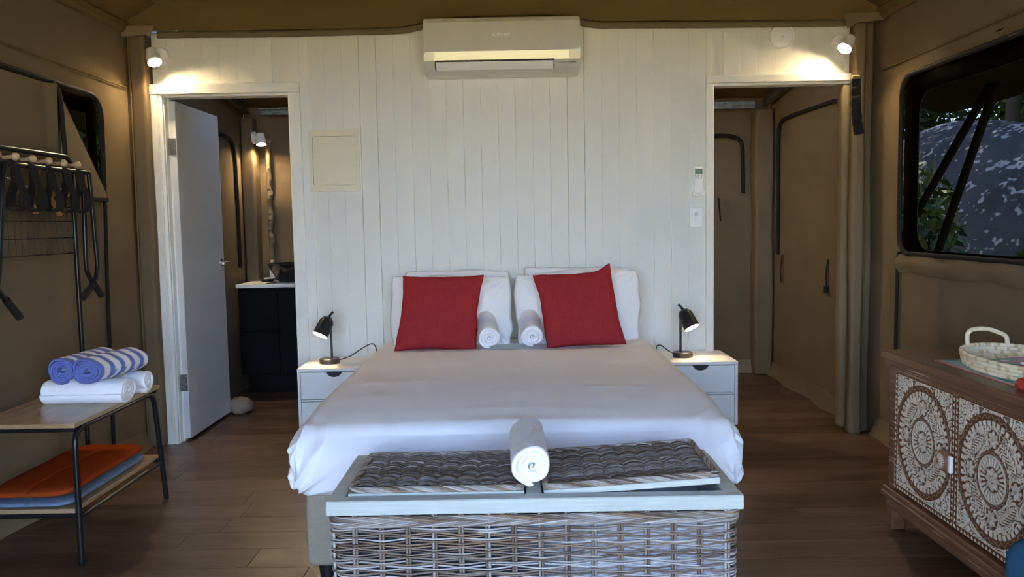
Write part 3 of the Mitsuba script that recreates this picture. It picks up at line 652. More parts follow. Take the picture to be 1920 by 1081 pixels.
v = m_l.vertices.copy(); v[:, 0] += .10 * v[:, 2]; m_l.vertices = v
cushion('cushion', put(m_l, -18, 0, (-.415, -.425, .806)), 'm_red', 'red square cushion on the left half of the bed', 'cushion', CG)
m_r = pillow(.43, .42, .15, 6, .055, 1.2, ear=.035)
v = m_r.vertices.copy(); v[:, 0] += -.16 * v[:, 2]; v[:, 2] += .045 * v[:, 0]; m_r.vertices = v
cushion('cushion', put(m_r, -18, 0, (.345, -.425, .811)), 'm_red', 'red square cushion with a raised corner on the right half of the bed', 'cushion', CG)

# ------------------------------------------------------------------ rolled towels
def roll(L, r, t, turns, flat=1.0, seed=0, n_ax=40, stripes=None, wob=1.0, open_end=.6):
    """A rolled towel along +y from 0 to L, centred on the axis: one spiral sheet."""
    nt = int(turns * 40); th = np.linspace(0, turns * 2 * PI, nt + 1)
    rc = np.maximum(r - t / 2 - t * .93 * th / (2 * PI), .003)
    ph = -PI / 2 + open_end - th
    wobf = 1 + wob * .05 * np.sin(3 * ph + seed) * (rc / r) + wob * .10 * (meshkit.noise(np.stack([th * .9 + seed, 0 * th, 0 * th], -1), seed) - .5)
    cx, cz = rc * wobf * np.cos(ph), rc * wobf * np.sin(ph) * flat
    dx, dz = np.gradient(cx), np.gradient(cz); l = np.hypot(dx, dz) + 1e-9; nx, nz = -dz / l, dx / l
    h = t * .50 * np.minimum(1, np.minimum(th / .25 + .25, (th[-1] - th) / .3 + .3))
    h = np.minimum(h, np.maximum(rc * .55, .0015))
    outer = np.stack([cx - nx * h, cz - nz * h], 1); inner = np.stack([cx + nx * h, cz + nz * h], 1)
    S = np.linspace(0, 1, n_ax + 1); e = .5 * t / L
    ax = np.r_[0, e * .25, e * .7, np.linspace(e, 1 - e, n_ax - 5), 1 - e * .7, 1 - e * .25, 1]; infl = np.interp(ax, [0, e * .25, e * .7, e, 1 - e, 1 - e * .7, 1 - e * .25, 1], [.35, .7, .93, 1, 1, .93, .7, .35])
    K, n = len(ax), nt + 1
    mid = np.stack([cx, cz], 1)
    O = mid[None] + (outer - mid)[None] * infl[:, None, None]; I = mid[None] + (inner - mid)[None] * infl[:, None, None]
    loop = np.concatenate([O, I[:, ::-1]], 1)
    yy = np.broadcast_to((ax * L)[:, None], loop.shape[:2])
    # the edge of each turn pokes out a little differently
    off = .006 * wob * (meshkit.noise(np.stack([np.r_[th, th[::-1]] * .8, np.full(2 * n, seed + .5), np.zeros(2 * n)], -1), 3) - .5)
    yy = yy + off[None]
    V = np.stack([loop[..., 0], yy, loop[..., 1]], -1).reshape(-1, 3); m_ = 2 * n
    i, j = np.meshgrid(np.arange(K - 1), np.arange(m_), indexing='ij'); j2 = (j + 1) % m_
    Q = np.stack([i * m_ + j, i * m_ + j2, (i + 1) * m_ + j2, (i + 1) * m_ + j], -1).reshape(-1, 4)
    a = np.arange(n - 1)
    C0 = np.stack([a, m_ - 1 - a, m_ - 2 - a, a + 1], -1); C1 = C0[:, ::-1] + (K - 1) * m_
    F = np.vstack([Q, C0, C1]); F = np.vstack([F[:, [0, 1, 2]], F[:, [0, 2, 3]]])
    m = trimesh.Trimesh(V, F, process=False)
    _, _, nn = meshkit.arrays(m, True)
    m.vertices = V + nn * (.0035 * fb(V, 45, 2, seed) + .004 * wob * fb(V * [1, 2.5, 1], 14, 2, seed + 2))[:, None]
    col = None
    if stripes is not None:
        yv = np.clip(V[:, 1] / L, 0, 1); k = np.floor(yv * stripes).astype(int)
        w = fb(V, 12, 2, 5) * .015; k = np.floor((yv + w) * stripes).astype(int).clip(0, stripes - 1)
        col = np.where((k % 2 == 0)[:, None], np.array([[.155, .20, .47]]), np.array([[.74, .74, .78]])) * (1 + .16 * fb(V, 160, 2, 6))[:, None]
        isend = (yv < .02) | (yv > .985); col[isend] = np.array([.13, .17, .44]) * (1 + .25 * fb(V[isend], 120, 2, 8))[:, None]
    return m, col
def towel(label, m, loc, tilt=0, yaw=0, spin=0, col=None, group=None):
    m = rot(m, math.radians(spin), (0, 1, 0)); m = rot(m, math.radians(tilt), (1, 0, 0)); m = rot(m, math.radians(yaw), (0, 0, 1)); m = mv(m, loc)
    if col is None: return obj('rolled_towel', m, 'm_towel', smooth=35, label=label, cat='towel', group=group)
    return obj('rolled_towel', m, 'm_towel_stripe', smooth=True, color=col, label=label, cat='towel', group=group)
m, _ = roll(.27, .066, .017, 3.4, seed=1); towel('small white rolled towel on the bed beside the left red cushion', m, (-.140, -.525, .676), 17, 7, 30, group='small rolled towels on the bed')
m, _ = roll(.27, .066, .017, 3.4, seed=2); towel('small white rolled towel on the bed beside the right red cushion', m, (.088, -.515, .680), 17, 2, 30, group='small rolled towels on the bed')
m, _ = roll(.37, .062, .016, 3.5, seed=3); towel('large white rolled towel lying on the middle of the wicker chest', m, (.040, -2.66, .608), 0, 1, 35)

# ------------------------------------------------------------------ bedside tables, lamps
def nightstand(x0, label, group):
    n = thing('bedside_table', label, 'bedside table'); y0, y1, z0, z1 = -.405, -.004, .155, .508; x1 = x0 + .405; t = .016
    obj('case', cat([box(x0, x0 + t, y0, y1, z0, z1 - .016, .0015), box(x1 - t, x1, y0, y1, z0, z1 - .016, .0015), box(x0, x1, y0 - .003, y1, z1 - .017, z1, .002), box(x0, x1, y0, y1, z0, z0 + t, .0015),
                     box(x0 + t, x1 - t, y0 + .003, y1, .325, .335, .001), box(x0 + t, x1 - t, y1 - .006, y1, z0, z1 - .02)]), 'm_night', n)
    cx = (x0 + x1) / 2
    for k, (a, b) in enumerate(((.338, .487), (.174, .322))):
        p = sg.box(x0 + t + .003, a, x1 - t - .003, b)
        if k == 0: p = p - sg.Point(cx, b + .022).buffer(.050, quad_segs=24)
        d = obj('drawer', extr(p, .016, 'y', y0), 'm_night', n)
        if k == 0: obj('hollow', box(cx - .06, cx + .06, y0 + .03, y0 + .035, b - .05, b), 'm_dark_gap', d)
    return n
nightstand(-1.207, 'white two-drawer bedside table on the left of the bed', 'white bedside tables')
nightstand(.807, 'white two-drawer bedside table on the right of the bed', 'white bedside tables')
def desk_lamp(bx, by, px, aim, shade_at, label, cord):
    z = .508
    l = thing('bedside_lamp', label, 'lamp', 'black bedside lamps')
    obj('base', lathe([(0, 0), (.054, 0), (.056, .002), (.056, .026), (.053, .029), (0, .029)], 48, (bx, by, z)), 'm_black', l, smooth=30)
    obj('pole', tube(dense([(px, by, z + .02), (px, by, z + .262)], .03), .0065, 12), 'm_black', l, smooth=True)
    aim = np.array(aim, float); aim /= np.linalg.norm(aim); s = np.array(shade_at, float)
    prof = [(0, -.002), (.012, -.001), (.026, .006), (.036, .018), (.041, .034), (.0445, .115), (.0425, .115), (.039, .034), (.030, .016), (0, .006)]
    obj('shade', lathe(prof[:6] + [(.0438, .1155), (.0432, .1152)], 48, s, aim), 'm_black', l, smooth=30)
    obj('reflector', lathe([(0, .006), (.022, .010), (.032, .020), (.038, .036), (.0425, .1148), (.0436, .1150)], 48, s, aim), 'm_inner', l, smooth=30)
    area_lamp('bulb', trimesh.creation.icosphere(2, .017).apply_translation(s + aim * .068), LAMP_W, l)
    k = np.array([px, by, z + .265])
    obj('neck', cat([tube(dense([k - [0, 0, .012], s + np.array([0, .006, .0]) + aim * .006], .01), .007, 10), tube(dense([s - aim * .004, s - aim * .012, s - aim * .03 + np.array([np.sign(aim[0]) * -.012, 0, .006])], .005), .0075, 10)]), 'm_black', l, smooth=30)
    obj('cord', tube(dense(fillet(cord, .05, 8), .01), .003, 8), 'm_black', l, smooth=True)
desk_lamp(-1.066, -.225, -1.052, (-.36, -.42, -.83), (-1.058, -.240, .772), 'black metal lamp lit on the left bedside table', [(-1.015, -.20, .522), (-.97, -.10, .525), (-.92, -.03, .56), (-.84, -.018, .60), (-.82, -.016, .45)])
desk_lamp(.946, -.225, .933, (.36, -.42, -.83), (.944, -.240, .778), 'black metal lamp lit on the right bedside table', [(.90, -.20, .522), (.88, -.12, .53), (.85, -.06, .555), (.83, -.03, .55), (.825, -.02, .40)])

# ------------------------------------------------------------------ wicker chest at the foot of the bed
ch = thing('wicker_chest', 'grey-brown woven wicker chest with a pale wooden rim at the foot of the bed', 'chest')
CX0, CX1, CY0, CY1 = -.532, .614, -2.70, -2.235       # outer rim
WZ = .487
PAL = np.array([[.15, .105, .075], [.24, .19, .155], [.36, .32, .295], [.47, .45, .43], [.27, .17, .10], [.10, .065, .045], [.42, .39, .37], [.19, .13, .09]]) * 0.82
def strand_cols(npts, sides, seed, closed, dark=1.0):
    r = np.random.default_rng(seed); a, b = PAL[r.integers(len(PAL))], PAL[r.integers(len(PAL))]
    t = np.clip(meshkit.noise(np.stack([np.arange(npts) * .06, np.full(npts, seed * 1.7), np.zeros(npts)], -1), 2) * 1.6 - .3, 0, 1)[:, None]
    c = (a * (1 - t) + b * t) * (.85 + .3 * meshkit.noise(np.stack([np.arange(npts) * .9, np.full(npts, seed * .3), np.zeros(npts)], -1), 3))[:, None] * dark
    c = np.repeat(c, sides, 0)
    return c if closed else np.vstack([c, c[:1], c[-1:]])
def loop_path(x0, x1, y0, y1, r, step):
    ring = np.array(sg.box(x0 + r, y0 + r, x1 - r, y1 - r).buffer(r, quad_segs=6).exterior.coords)[::-1]
    P = np.c_[ring, np.zeros(len(ring))]; return dense(P, step)[:-1]
base = loop_path(CX0 + .010, CX1 - .010, CY0 + .012, CY1 - .012, .03, .0105)
nb = len(base); ss = np.linspace(0, 1, nb, endpoint=False)
per = np.linalg.norm(np.roll(base, -1, 0) - base, axis=1).sum(); NST = 2 * int(per / .072 / 2)
nrm = np.cross(frames(base, True)[0], [0, 0, 1.0])
cen = np.array([(CX0 + CX1) / 2, (CY0 + CY1) / 2, 0]); nrm *= np.sign((nrm * (base - cen)).sum(1))[:, None]
ws, wc, off = [], [], 0
rows, z = [], .030
while z < .448: rows.append(z); z += .0070
for k, z in enumerate(rows):
    r = np.random.default_rng(100 + k)
    phase = (k // 2) % 2 * PI
    wob = meshkit.noise(np.stack([ss * 40, np.full(nb, k * 1.3), np.zeros(nb)], -1), 5) - .5
    amp = .0062 * np.cos(ss * NST * PI + phase) + .0012 * wob
    zz = z + .0052 * (meshkit.noise(np.stack([ss * 26, np.full(nb, k * .7 + 40), np.zeros(nb)], -1), 6) - .5)
    P = base + nrm * amp[:, None]; P[:, 2] = zz
    rad = (.0021 + .0010 * r.random()) * (1 + .18 * wob)
    t = tube(P, rad, 6, True); t.faces += 0
    # new colours every so often: canes end and new ones start
    c = np.zeros((nb, 3)); cuts = sorted(r.integers(0, nb, 6).tolist()); cuts = [0] + cuts + [nb]
    for i, (a, b) in enumerate(zip(cuts, cuts[1:])):
        if b > a: c[a:b] = strand_cols(b - a, 1, 1000 + k * 9 + i, True)
    ws.append(t); wc.append(np.repeat(c, 6, 0))
obj('weave', cat(ws), 'm_wicker', ch, smooth=True, color=np.vstack(wc), kind='stuff')
for i in range(NST):
    j = int(round(i / NST * nb)) % nb; p = base[j]; tdir = frames(base, True)[0][j]
    cs = []
    ms = []
    for s in (-.0042, .0042):
        q = p + tdir * s; ms.append(tube(dense([q + [0, 0, .02], q + [0, 0, WZ]], .06), .0042, 6)); cs.append(strand_cols(len(ms[-1].vertices[:-2]) // 6, 6, 3000 + i * 2 + int(s > 0), False, .85))
    obj('stake', cat(ms), 'm_wicker', ch, smooth=True, color=np.vstack(cs))
def rope(P, R, r, n, twist, seed, closed=True, sides=6):
    """n canes twisted round the path P."""
    t, A, B = frames(P, closed); L = np.r_[0, np.cumsum(np.linalg.norm(np.diff(P, axis=0), axis=1))]
    ms, cs = [], []
    tot = L[-1] + (np.linalg.norm(P[0] - P[-1]) if closed else 0); tw = round(tot / twist) / tot if closed else 1 / twist
    for k in range(n):
        a = 2 * PI * (L * tw + k / n); Q = P + R * (np.cos(a)[:, None] * A + np.sin(a)[:, None] * B)
        m = tube(Q, r, sides, closed); ms.append(m); cs.append(strand_cols(len(P), sides, seed + k, closed))
    return cat(ms), np.vstack(cs)
for dz, sd in ((.474, 1), (.459, 2)):
    P = loop_path(CX0 + .008, CX1 - .008, CY0 + .010, CY1 - .010, .03, .008); P[:, 2] = dz
    m, c = rope(P, .0062, .0030, 8, .30 * (1 if sd == 1 else -1), 500 + sd * 20); obj('border', m, 'm_wicker', ch, smooth=True, color=c)
P = loop_path(CX0 + .010, CX1 - .010, CY0 + .012, CY1 - .012, .03, .01); P[:, 2] = .020
m, c = rope(P, .006, .0055, 4, .14, 700); obj('border', m, 'm_wicker', ch, smooth=True, color=c)
# pale wooden frame on top
fz0, fz1 = WZ + .002, .530
obj('rim_rail', box(CX0 - .002, CX1 + .004, CY0 - .002, CY0 + .044, fz0, fz1, .003), 'm_rim', ch)
obj('rim_rail', box(CX0, CX1, CY1 - .042, CY1, fz0, fz1, .003), 'm_rim', ch)
obj('rim_rail', box(CX0 - .001, CX0 + .046, CY0 + .0435, CY1 - .0415, fz0, fz1 - .0004, .003), 'm_rim', ch)
obj('rim_rail', box(CX1 - .046, CX1 + .003, CY0 + .0435, CY1 - .0415, fz0, fz1 - .0004, .003), 'm_rim', ch)
obj('rim_rail', box(.020, .064, CY0 + .0435, CY1 - .0415, fz0, fz1 - .0004, .003), 'm_rim', ch)
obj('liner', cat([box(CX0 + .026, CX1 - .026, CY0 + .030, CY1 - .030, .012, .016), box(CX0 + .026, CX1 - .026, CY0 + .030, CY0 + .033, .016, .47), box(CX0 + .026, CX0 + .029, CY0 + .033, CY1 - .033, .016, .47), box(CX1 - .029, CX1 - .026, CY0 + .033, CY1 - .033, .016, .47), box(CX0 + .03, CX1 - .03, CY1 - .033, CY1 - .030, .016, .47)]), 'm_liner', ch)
def lid(x0, x1, tilt, lift, seed):
    y0, y1, z = CY0 + .046, CY1 - .044, .530
    k = key_of('lid', ch); w = x1 - x0
    about = ((x0 + .02), 0, z)
    R = lambda m: mv(rot(m, -tilt, (0, 1, 0), about), (0, 0, lift))
    scene[k] = mikit.ply(R(box(x0 + .003, x1 - .003, y0 + .003, y1 - .003, z - .014, z + .004, .002)), 'm_rim')
    ms, cs = [], []; nrow = 54; ncol = 8; xs = np.linspace(x0 + .016, x1 - .016, 90); u = (xs - xs[0]) / (xs[-1] - xs[0])
    ys = np.linspace(y0 + .018, y1 - .018, nrow)
    for i, yv in enumerate(ys):
        blk = i // 10; ph = (blk % 2) * .12
        amp = np.abs(np.sin(PI * (u * ncol + ph))) ** .7
        inb = (i % 10) / 9.0; bow = np.sin(PI * (.12 + .76 * inb))
        P = np.stack([xs, yv + .0025 * (meshkit.noise(np.stack([xs * 30, xs * 0 + i, xs * 0], -1), seed) - .5), z + .005 + .011 * amp * (.45 + .55 * bow) + .0015 * (meshkit.noise(np.stack([xs * 50, xs * 0 + i * 2.3, xs * 0], -1), seed + 1) - .5)], 1)
        ms.append(tube(P, .0037, 6)); cs.append(strand_cols(len(P), 6, 5000 + seed * 100 + i, False, .62 if rnd.random() < .8 else .95))
    obj('weave', R(cat(ms)), 'm_wicker', k, smooth=True, color=np.vstack(cs), kind='stuff')
    P = loop_path(x0 + .010, x1 - .010, y0 + .010, y1 - .010, .014, .006); P[:, 2] = z + .012
    m, c = rope(P, .0066, .0032, 8, .15, 900 + seed * 10); obj('border', R(m), 'm_wicker', k, smooth=True, color=c)
    tag(k, 'woven lid lying flat' if not tilt else 'woven lid raised on its right side')
lid(CX0 + .048, .018, 0.0, .001, 1)
lid(.066, CX1 - .046, math.radians(3.4), .002, 2)

# ------------------------------------------------------------------ carved sideboard
SX, SY0, SY1, SZ = 1.535, -3.52, -1.535, .735
sb = thing('sideboard', 'brown wooden sideboard with white-washed carved doors against the right canvas wall', 'sideboard')
obj('top', displace(box(SX - .022, 2.02, SY0 - .02, SY1 + .025, SZ - .030, SZ, .004), lambda v: 0 * v[:, 0]), 'm_side_dark', sb)
obj('top_moulding', cat([box(SX - .026, SX - .010, SY0 - .024, SY1 + .029, SZ - .032, SZ - .003, .004), box(SX - .014, 2.02, SY1 + .013, SY1 + .029, SZ - .032, SZ - .003, .004), box(SX - .012, 2.015, SY0 - .01, SY1 + .014, SZ - .060, SZ - .030, .006)]), 'm_side', sb)
obj('carcass', cat([box(SX + .022, 2.01, SY0, SY1, .17, SZ - .055, .003), box(SX, SX + .03, SY1 - .050, SY1, .165, SZ - .055, .004), box(SX, SX + .03, SY0, SY0 + .05, .165, SZ - .055, .004), box(SX, SX + .03, SY0, SY1, SZ - .078, SZ - .055, .002)]), 'm_side', sb)
obj('plinth', cat([box(SX - .016, 2.015, SY0 - .012, SY1 + .016, .150, .172, .005), box(SX - .022, 2.018, SY0 - .018, SY1 + .022, .128, .152, .006), box(SX - .006, SX + .02, SY0, SY1, .085, .13, .003), box(SX, 2.0, SY1 - .025, SY1, .085, .13, .003)]), 'm_side', sb)
for yy in (SY0, SY1 - .055):
    for xx in (SX - .004, 1.95): obj('leg', box(xx, xx + .055, yy, yy + .055, 0, .13, .004), 'm_side', sb)
DW, DH = .462, .492
def carved(seed, w=DW, h=DH, nx=300, nz=320):
    a = np.linspace(-w / 2, w / 2, nx); b = np.linspace(-h / 2, h / 2, nz); A, Bq = np.meshgrid(a, b, indexing='ij')
    r, th = np.hypot(A, Bq), np.arctan2(Bq, A)
    H = np.zeros_like(A); W = np.zeros_like(A)          # height, whiteness
    sst = lambda x, e0, e1: np.clip((x - e0) / (e1 - e0), 0, 1) ** 2 * (3 - 2 * np.clip((x - e0) / (e1 - e0), 0, 1))
    bw = .021
    dx, dz = w / 2 - np.abs(A), h / 2 - np.abs(Bq); d = np.minimum(dx, dz)
    # filler: curling leaves as a warped interference of arcs
    wx = A + .012 * np.sin(Bq * 95 + seed) + .008 * np.sin(Bq * 41 + A * 60); wz = Bq + .012 * np.sin(A * 90 + 1.3 * seed) + .008 * np.sin(A * 47 - Bq * 55)
    f = np.sin(wx * 330) * np.sin(wz * 330) + .6 * np.sin((wx + wz) * 260) 
    nn = meshkit.noise(np.stack([A * 160, Bq * 160, 0 * A + seed], -1), seed)
    fill = sst(f + 1.1 * (nn - .5), -.75, .15)
    H[:] = .55 * fill; W[:] = fill
    # lotus flowers north, east, south and west of the centre, feather leaves between
    for k in range(4):
        c, s = .131 * math.cos(k * PI / 2 + PI / 2), .131 * math.sin(k * PI / 2 + PI / 2)
        u, v = A - c, Bq - s; q = np.hypot(u, v); t = np.arctan2(v, u) - (k * PI / 2 + PI / 2)
        pet = .030 * (.42 + .58 * np.abs(np.cos(t * 3.5)) ** .8)
        m = sst(pet - q, -.002, .004); rib = np.abs(np.cos(t * 10.5)) ** .5
        H = np.where(q < .033, .15 + .8 * m * (.6 + .4 * rib), H); W = np.where(q < .033, m * (.35 + .65 * rib), W)
        H = np.where(q < .007, 1.0, H); W = np.where(q < .007, .55, W)
        td = k * PI / 2 + PI / 4
        u = A * math.cos(td) + Bq * math.sin(td) - .128; v = -A * math.sin(td) + Bq * math.cos(td)
        env = np.sqrt(np.clip(1 - (v / .058) ** 2, 0, 1)) * .020
        m = sst(env - np.abs(u), -.001, .004); vein = .5 + .5 * np.sin((np.abs(u) * 1.2 + v) * 430)
        H = np.where(m > .02, .2 + .7 * m * (.4 + .6 * vein), H); W = np.where(m > .02, m * sst(vein, .15, .6), W)
    # petal fringe inside the outer ring
    z = (r > .174) & (r < .193); p = np.abs(np.cos(th * 22)); m = sst(p, .45, .75) * sst(.193 - r, 0, .004)
    H = np.where(z, .2 + .6 * m, H); W = np.where(z, m, W)
    # centre: ring of rays, flower
    z = r < .083; ray = np.abs(np.cos(th * 12)); m = sst(ray, .45, .75) * sst(r, .040, .046) * sst(.074 - r, 0, .004)
    fl_ = .040 * (.62 + .38 * np.abs(np.cos(th * 4)) ** .7); m2 = sst(fl_ - r, -.001, .004) * (.45 + .55 * np.abs(np.cos(th * 12)) ** .6); m2 = np.where(r < .010, .9, np.where(r < .013, .1, m2))
    rim = sst(.006 - np.abs(r - .076), 0, .003)
    H = np.where(z, .15 + .75 * np.maximum(np.maximum(m, m2), rim), H); W = np.where(z, np.maximum(np.maximum(m, m2 * .95), rim), W)
    def band(r0, hw, n):
        q = np.abs(r - r0); z = q < hw; wave = np.abs(r - r0 - hw * .45 * np.sin(th * n)); l = sst(.0016 - wave, -.0016, .0008)
        return z, .75 + .25 * l - .3 * sst(q, hw * .7, hw), .28 * l + .85 * sst(q, hw - .0028, hw - .001) * .0
    for r0, hw, n in ((.088, .0065, 20), (.204, .0115, 34)):
        z, hh, ww = band(r0, hw, n); H = np.where(z, hh, H); W = np.where(z, ww, W)
    # corner scrolls
    z = (r > .2155) & (d > bw)
    for sx in (-1, 1):
        for sz in (-1, 1):
            for (ox, oz, R) in ((.172, .190, .020), (.195, .152, .015), (.135, .210, .014), (.196, .112, .010)):
                u, v = A - sx * ox, Bq - sz * oz; q = np.hypot(u, v); t = np.arctan2(v, u * sx)
                m = sst(np.sin(q * 620 - t), -.35, .25) * sst(R - q, -.001, .002)
                zz = z & (q < R); H = np.where(zz, .15 + .7 * m, H); W = np.where(zz, m, W)
    # border of triangles
    z = d < bw; H = np.where(z, .55, H); W = np.where(z, 0, W)
    for dd, along, L in ((dx, Bq, h), (dz, A, w)):
        zz = z & (dd <= np.minimum(dx, dz) + 1e-9); n = round(L / .0215); q = ((along / L + .5) * n) % 1 - .5; t = (dd - .0035) / .0125
        tri = (t > 0) & (t < 1) & (np.abs(q) < .42 * (1 - t * .95)); W = np.where(zz & tri, 1, W); H = np.where(zz & tri, .62, H)
    edge = sst(d, bw - .001, bw) * sst(bw + .003 - d, 0, .001); W = np.maximum(W, edge * .9)
    H = np.where(d < .002, .3, H)
    X = -.007 * H
    V = np.stack([X, A, Bq], -1).reshape(-1, 3)
    i, j = np.meshgrid(np.arange(nx - 1), np.arange(nz - 1), indexing='ij'); n0 = i * nz + j
    Q = np.stack([n0, n0 + 1, n0 + nz + 1, n0 + nz], -1).reshape(-1, 4); F = np.vstack([Q[:, [0, 1, 2]], Q[:, [0, 2, 3]]])
    tone = .85 + .3 * meshkit.noise(np.stack([A * 40, Bq * 40, 0 * A + 5], -1), 3)
    Wv = np.clip(W * (.82 + .3 * meshkit.noise(np.stack([A * 90, Bq * 90, 0 * A], -1), 9)), 0, 1)
    C = np.array([.115, .045, .018]) * tone[..., None] * (1 - Wv[..., None]) + np.array([.62, .54, .42]) * Wv[..., None]
    # a back so that the leaf is a solid board
    return trimesh.Trimesh(V, F, process=False), C.reshape(-1, 3)
cm, cc = carved(2); cply = mikit.ply(cm, 'm_carved', smooth=True, color=cc)
ZD = .180 + DH / 2
for k in range(4):
    yc = SY1 - .052 - DW / 2 - k * (DW + .0035)
    dr_ = obj('door', box(SX + .004, SX + .026, yc - DW / 2, yc + DW / 2, ZD - DH / 2, ZD + DH / 2, .002), 'm_side', sb)
    obj('carving', cply, None, dr_, to_world=T().translate([SX + .005, yc, ZD]) @ T().scale([1, -1 if k % 2 else 1, 1]) if False else T().translate([SX + .005, yc, ZD]))
    yk = yc + (-1 if k % 2 == 0 else 1) * (DW / 2 - .022)
    if k % 2 == 0:
        kb = obj('knob', lathe([(0, 0), (.030, 0), (.033, .006), (.028, .014), (.016, .020), (0, .022)], 36, (SX - .003, yk + .035, ZD - .012), (-1, 0, 0)), 'm_carved', dr_, smooth=30, color=None) if False else None
def knob(y, par):
    m = lathe([(.0, 0), (.038, 0), (.041, .006), (.037, .020), (.024, .030), (.012, .036), (0, .038)], 48, (0, 0, 0), (-1, 0, 0))
    m = m.subdivide(); v = m.vertices; q = np.hypot(v[:, 1], v[:, 2]); t = np.arctan2(v[:, 2], v[:, 1])
    w = np.clip((np.abs(np.cos(t * 9)) - .35) * 3, 0, 1) * ((q > .010) & (q < .030)); col = np.array([.20, .09, .045]) * (1 - w[:, None]) + np.array([.60, .52, .42]) * w[:, None]
    m.apply_translation((SX - .002, y, ZD - .015)); return obj('handle', m, 'm_carved', par, smooth=True, color=col)
knob(SY1 - .052 - DW + .040, f'{sb}__door'); knob(SY1 - .052 - 3 * DW + .030, f'{sb}__door_002')
obj('latch_bar', box(SX - .020, SX - .006, SY1 - .052 - DW - .012, SY1 - .052 - DW + .006, ZD - .048, ZD + .012, .003), 'm_plastic', sb)

# things on the sideboard
obj('brochure', box(1.585, 1.80, -2.305, -1.80, SZ + .0005, SZ + .003, .0008), 'm_brochure', label='teal printed brochure lying under the woven tray on the sideboard', cat='brochure')
ty = thing('woven_tray', 'cream woven oval tray with a looped handle on the sideboard', 'tray')
TC, TA, TB = np.array([1.795, -2.09, SZ + .004]), .185, .33
def oval(a, b, z, n=520):
    t = np.linspace(0, 2 * PI, n, endpoint=False); return np.stack([TC[0] + a * np.cos(t), TC[1] + b * np.sin(t), np.full(n, TC[2] + z)], 1)
def coil(a, b, z, r, beads=110, seed=0):
    P = oval(a, b, z, beads * 6); t = np.arange(len(P)) / 6.0; bump = np.abs(np.sin(t * PI)) ** .5
    m = tube(P, r * (.84 + .2 * bump), 8, True)
    tone = np.where(meshkit.noise(np.stack([np.floor(t) * 7.7, np.full(len(t), seed), 0 * t], -1), 1) > .72, 0, 1)[:, None] * np.ones(3)
    c = (np.array([.50, .34, .17]) * (1 - tone) + np.array([.73, .65, .46]) * tone) * (.42 + .58 * bump)[:, None] if False else (np.array([.56, .42, .24]) * (1 - tone) + np.array([.73, .65, .46]) * tone)
    return m, np.repeat(c, 8, 0)
for i, (k, z) in enumerate(((0, .008), (.004, .021), (.007, .034), (.009, .047))):
    m, c = coil(TA + k, TB + k, z, .0078, 118, i); obj('coil', m, 'm_basket', ty, smooth=True, color=c)
ms, cs = [], []
for i in range(14):
    f = 1 - (i + .5) / 14; m, c = coil(TA * f, TB * f, .006, .0075, max(12, int(110 * f)), 9 + i); ms.append(m); cs.append(c)
obj('base', cat(ms), 'm_basket', ty, smooth=True, color=np.vstack(cs))
for s in (1, -1):
    t0 = PI / 2 * s
    def rimp(dt): return np.array([TC[0] + TA * math.cos(t0 + dt), TC[1] + (TB + .008) * math.sin(t0 + dt), TC[2] + .05])
    p0, p1 = rimp(.42), rimp(-.42)
    Hp = np.array([0, .012 * s, .062]); P = dense(fillet([p0, p0 + Hp * .9, (p0 + p1) / 2 + Hp * [1, 1, 1.05], p1 + Hp * .55 , p1], .04, 8), .0018)
    tt = np.arange(len(P)) / 3.5; m = tube(P, .0085 * (.86 + .18 * np.abs(np.sin(tt * PI))), 9)
    obj('handle', m, 'm_basket', ty, smooth=True, color=np.tile([.70, .62, .44], (len(m.vertices), 1)))
bw_ = thing('bowl', 'small white bowl in the woven tray', 'bowl')
obj('bowl_shell', lathe([(0, 0), (.040, 0), (.046, .004), (.060, .030), (.064, .046), (.061, .047), (.055, .030), (.04, .010), (0, .008)], 40, (1.845, -2.185, SZ + .018)), 'm_white_china', bw_, smooth=30)
obj('postcard', rot(box(1.745, 1.90, -2.06, -1.88, SZ + .0185, SZ + .020), math.radians(12), (0, 0, 1), (1.82, -1.97, 0)), 'm_postcard', label='colourful printed card lying in the woven tray', cat='card')
pn = thing('sachet', 'dark blue and white sachet lying in the woven tray', 'sachet')
obj('wrapper', mv(rot(softbox(-.032, .032, -.016, .016, 0, .012, (.012, .01, .006), (14, 10, 6)), .5, (0, 0, 1)), (1.80, -2.03, SZ + .020)), 'm_white_china', pn, smooth=True)
obj('print', mv(rot(softbox(-.022, .010, -.0165, .0165, .0005, .0135, (.008, .01, .006), (14, 10, 6)), .5, (0, 0, 1)), (1.80, -2.03, SZ + .020)), 'm_navy', pn, smooth=True)
obj('red_tin', lathe([(0, 0), (.030, 0), (.040, .008), (.042, .020), (.034, .034), (.012, .040), (0, .041)], 36, (1.600, -2.365, SZ)), 'm_red_gloss', smooth=30, label='small red rounded tin at the edge of the sideboard beside the brochure', cat='tin')

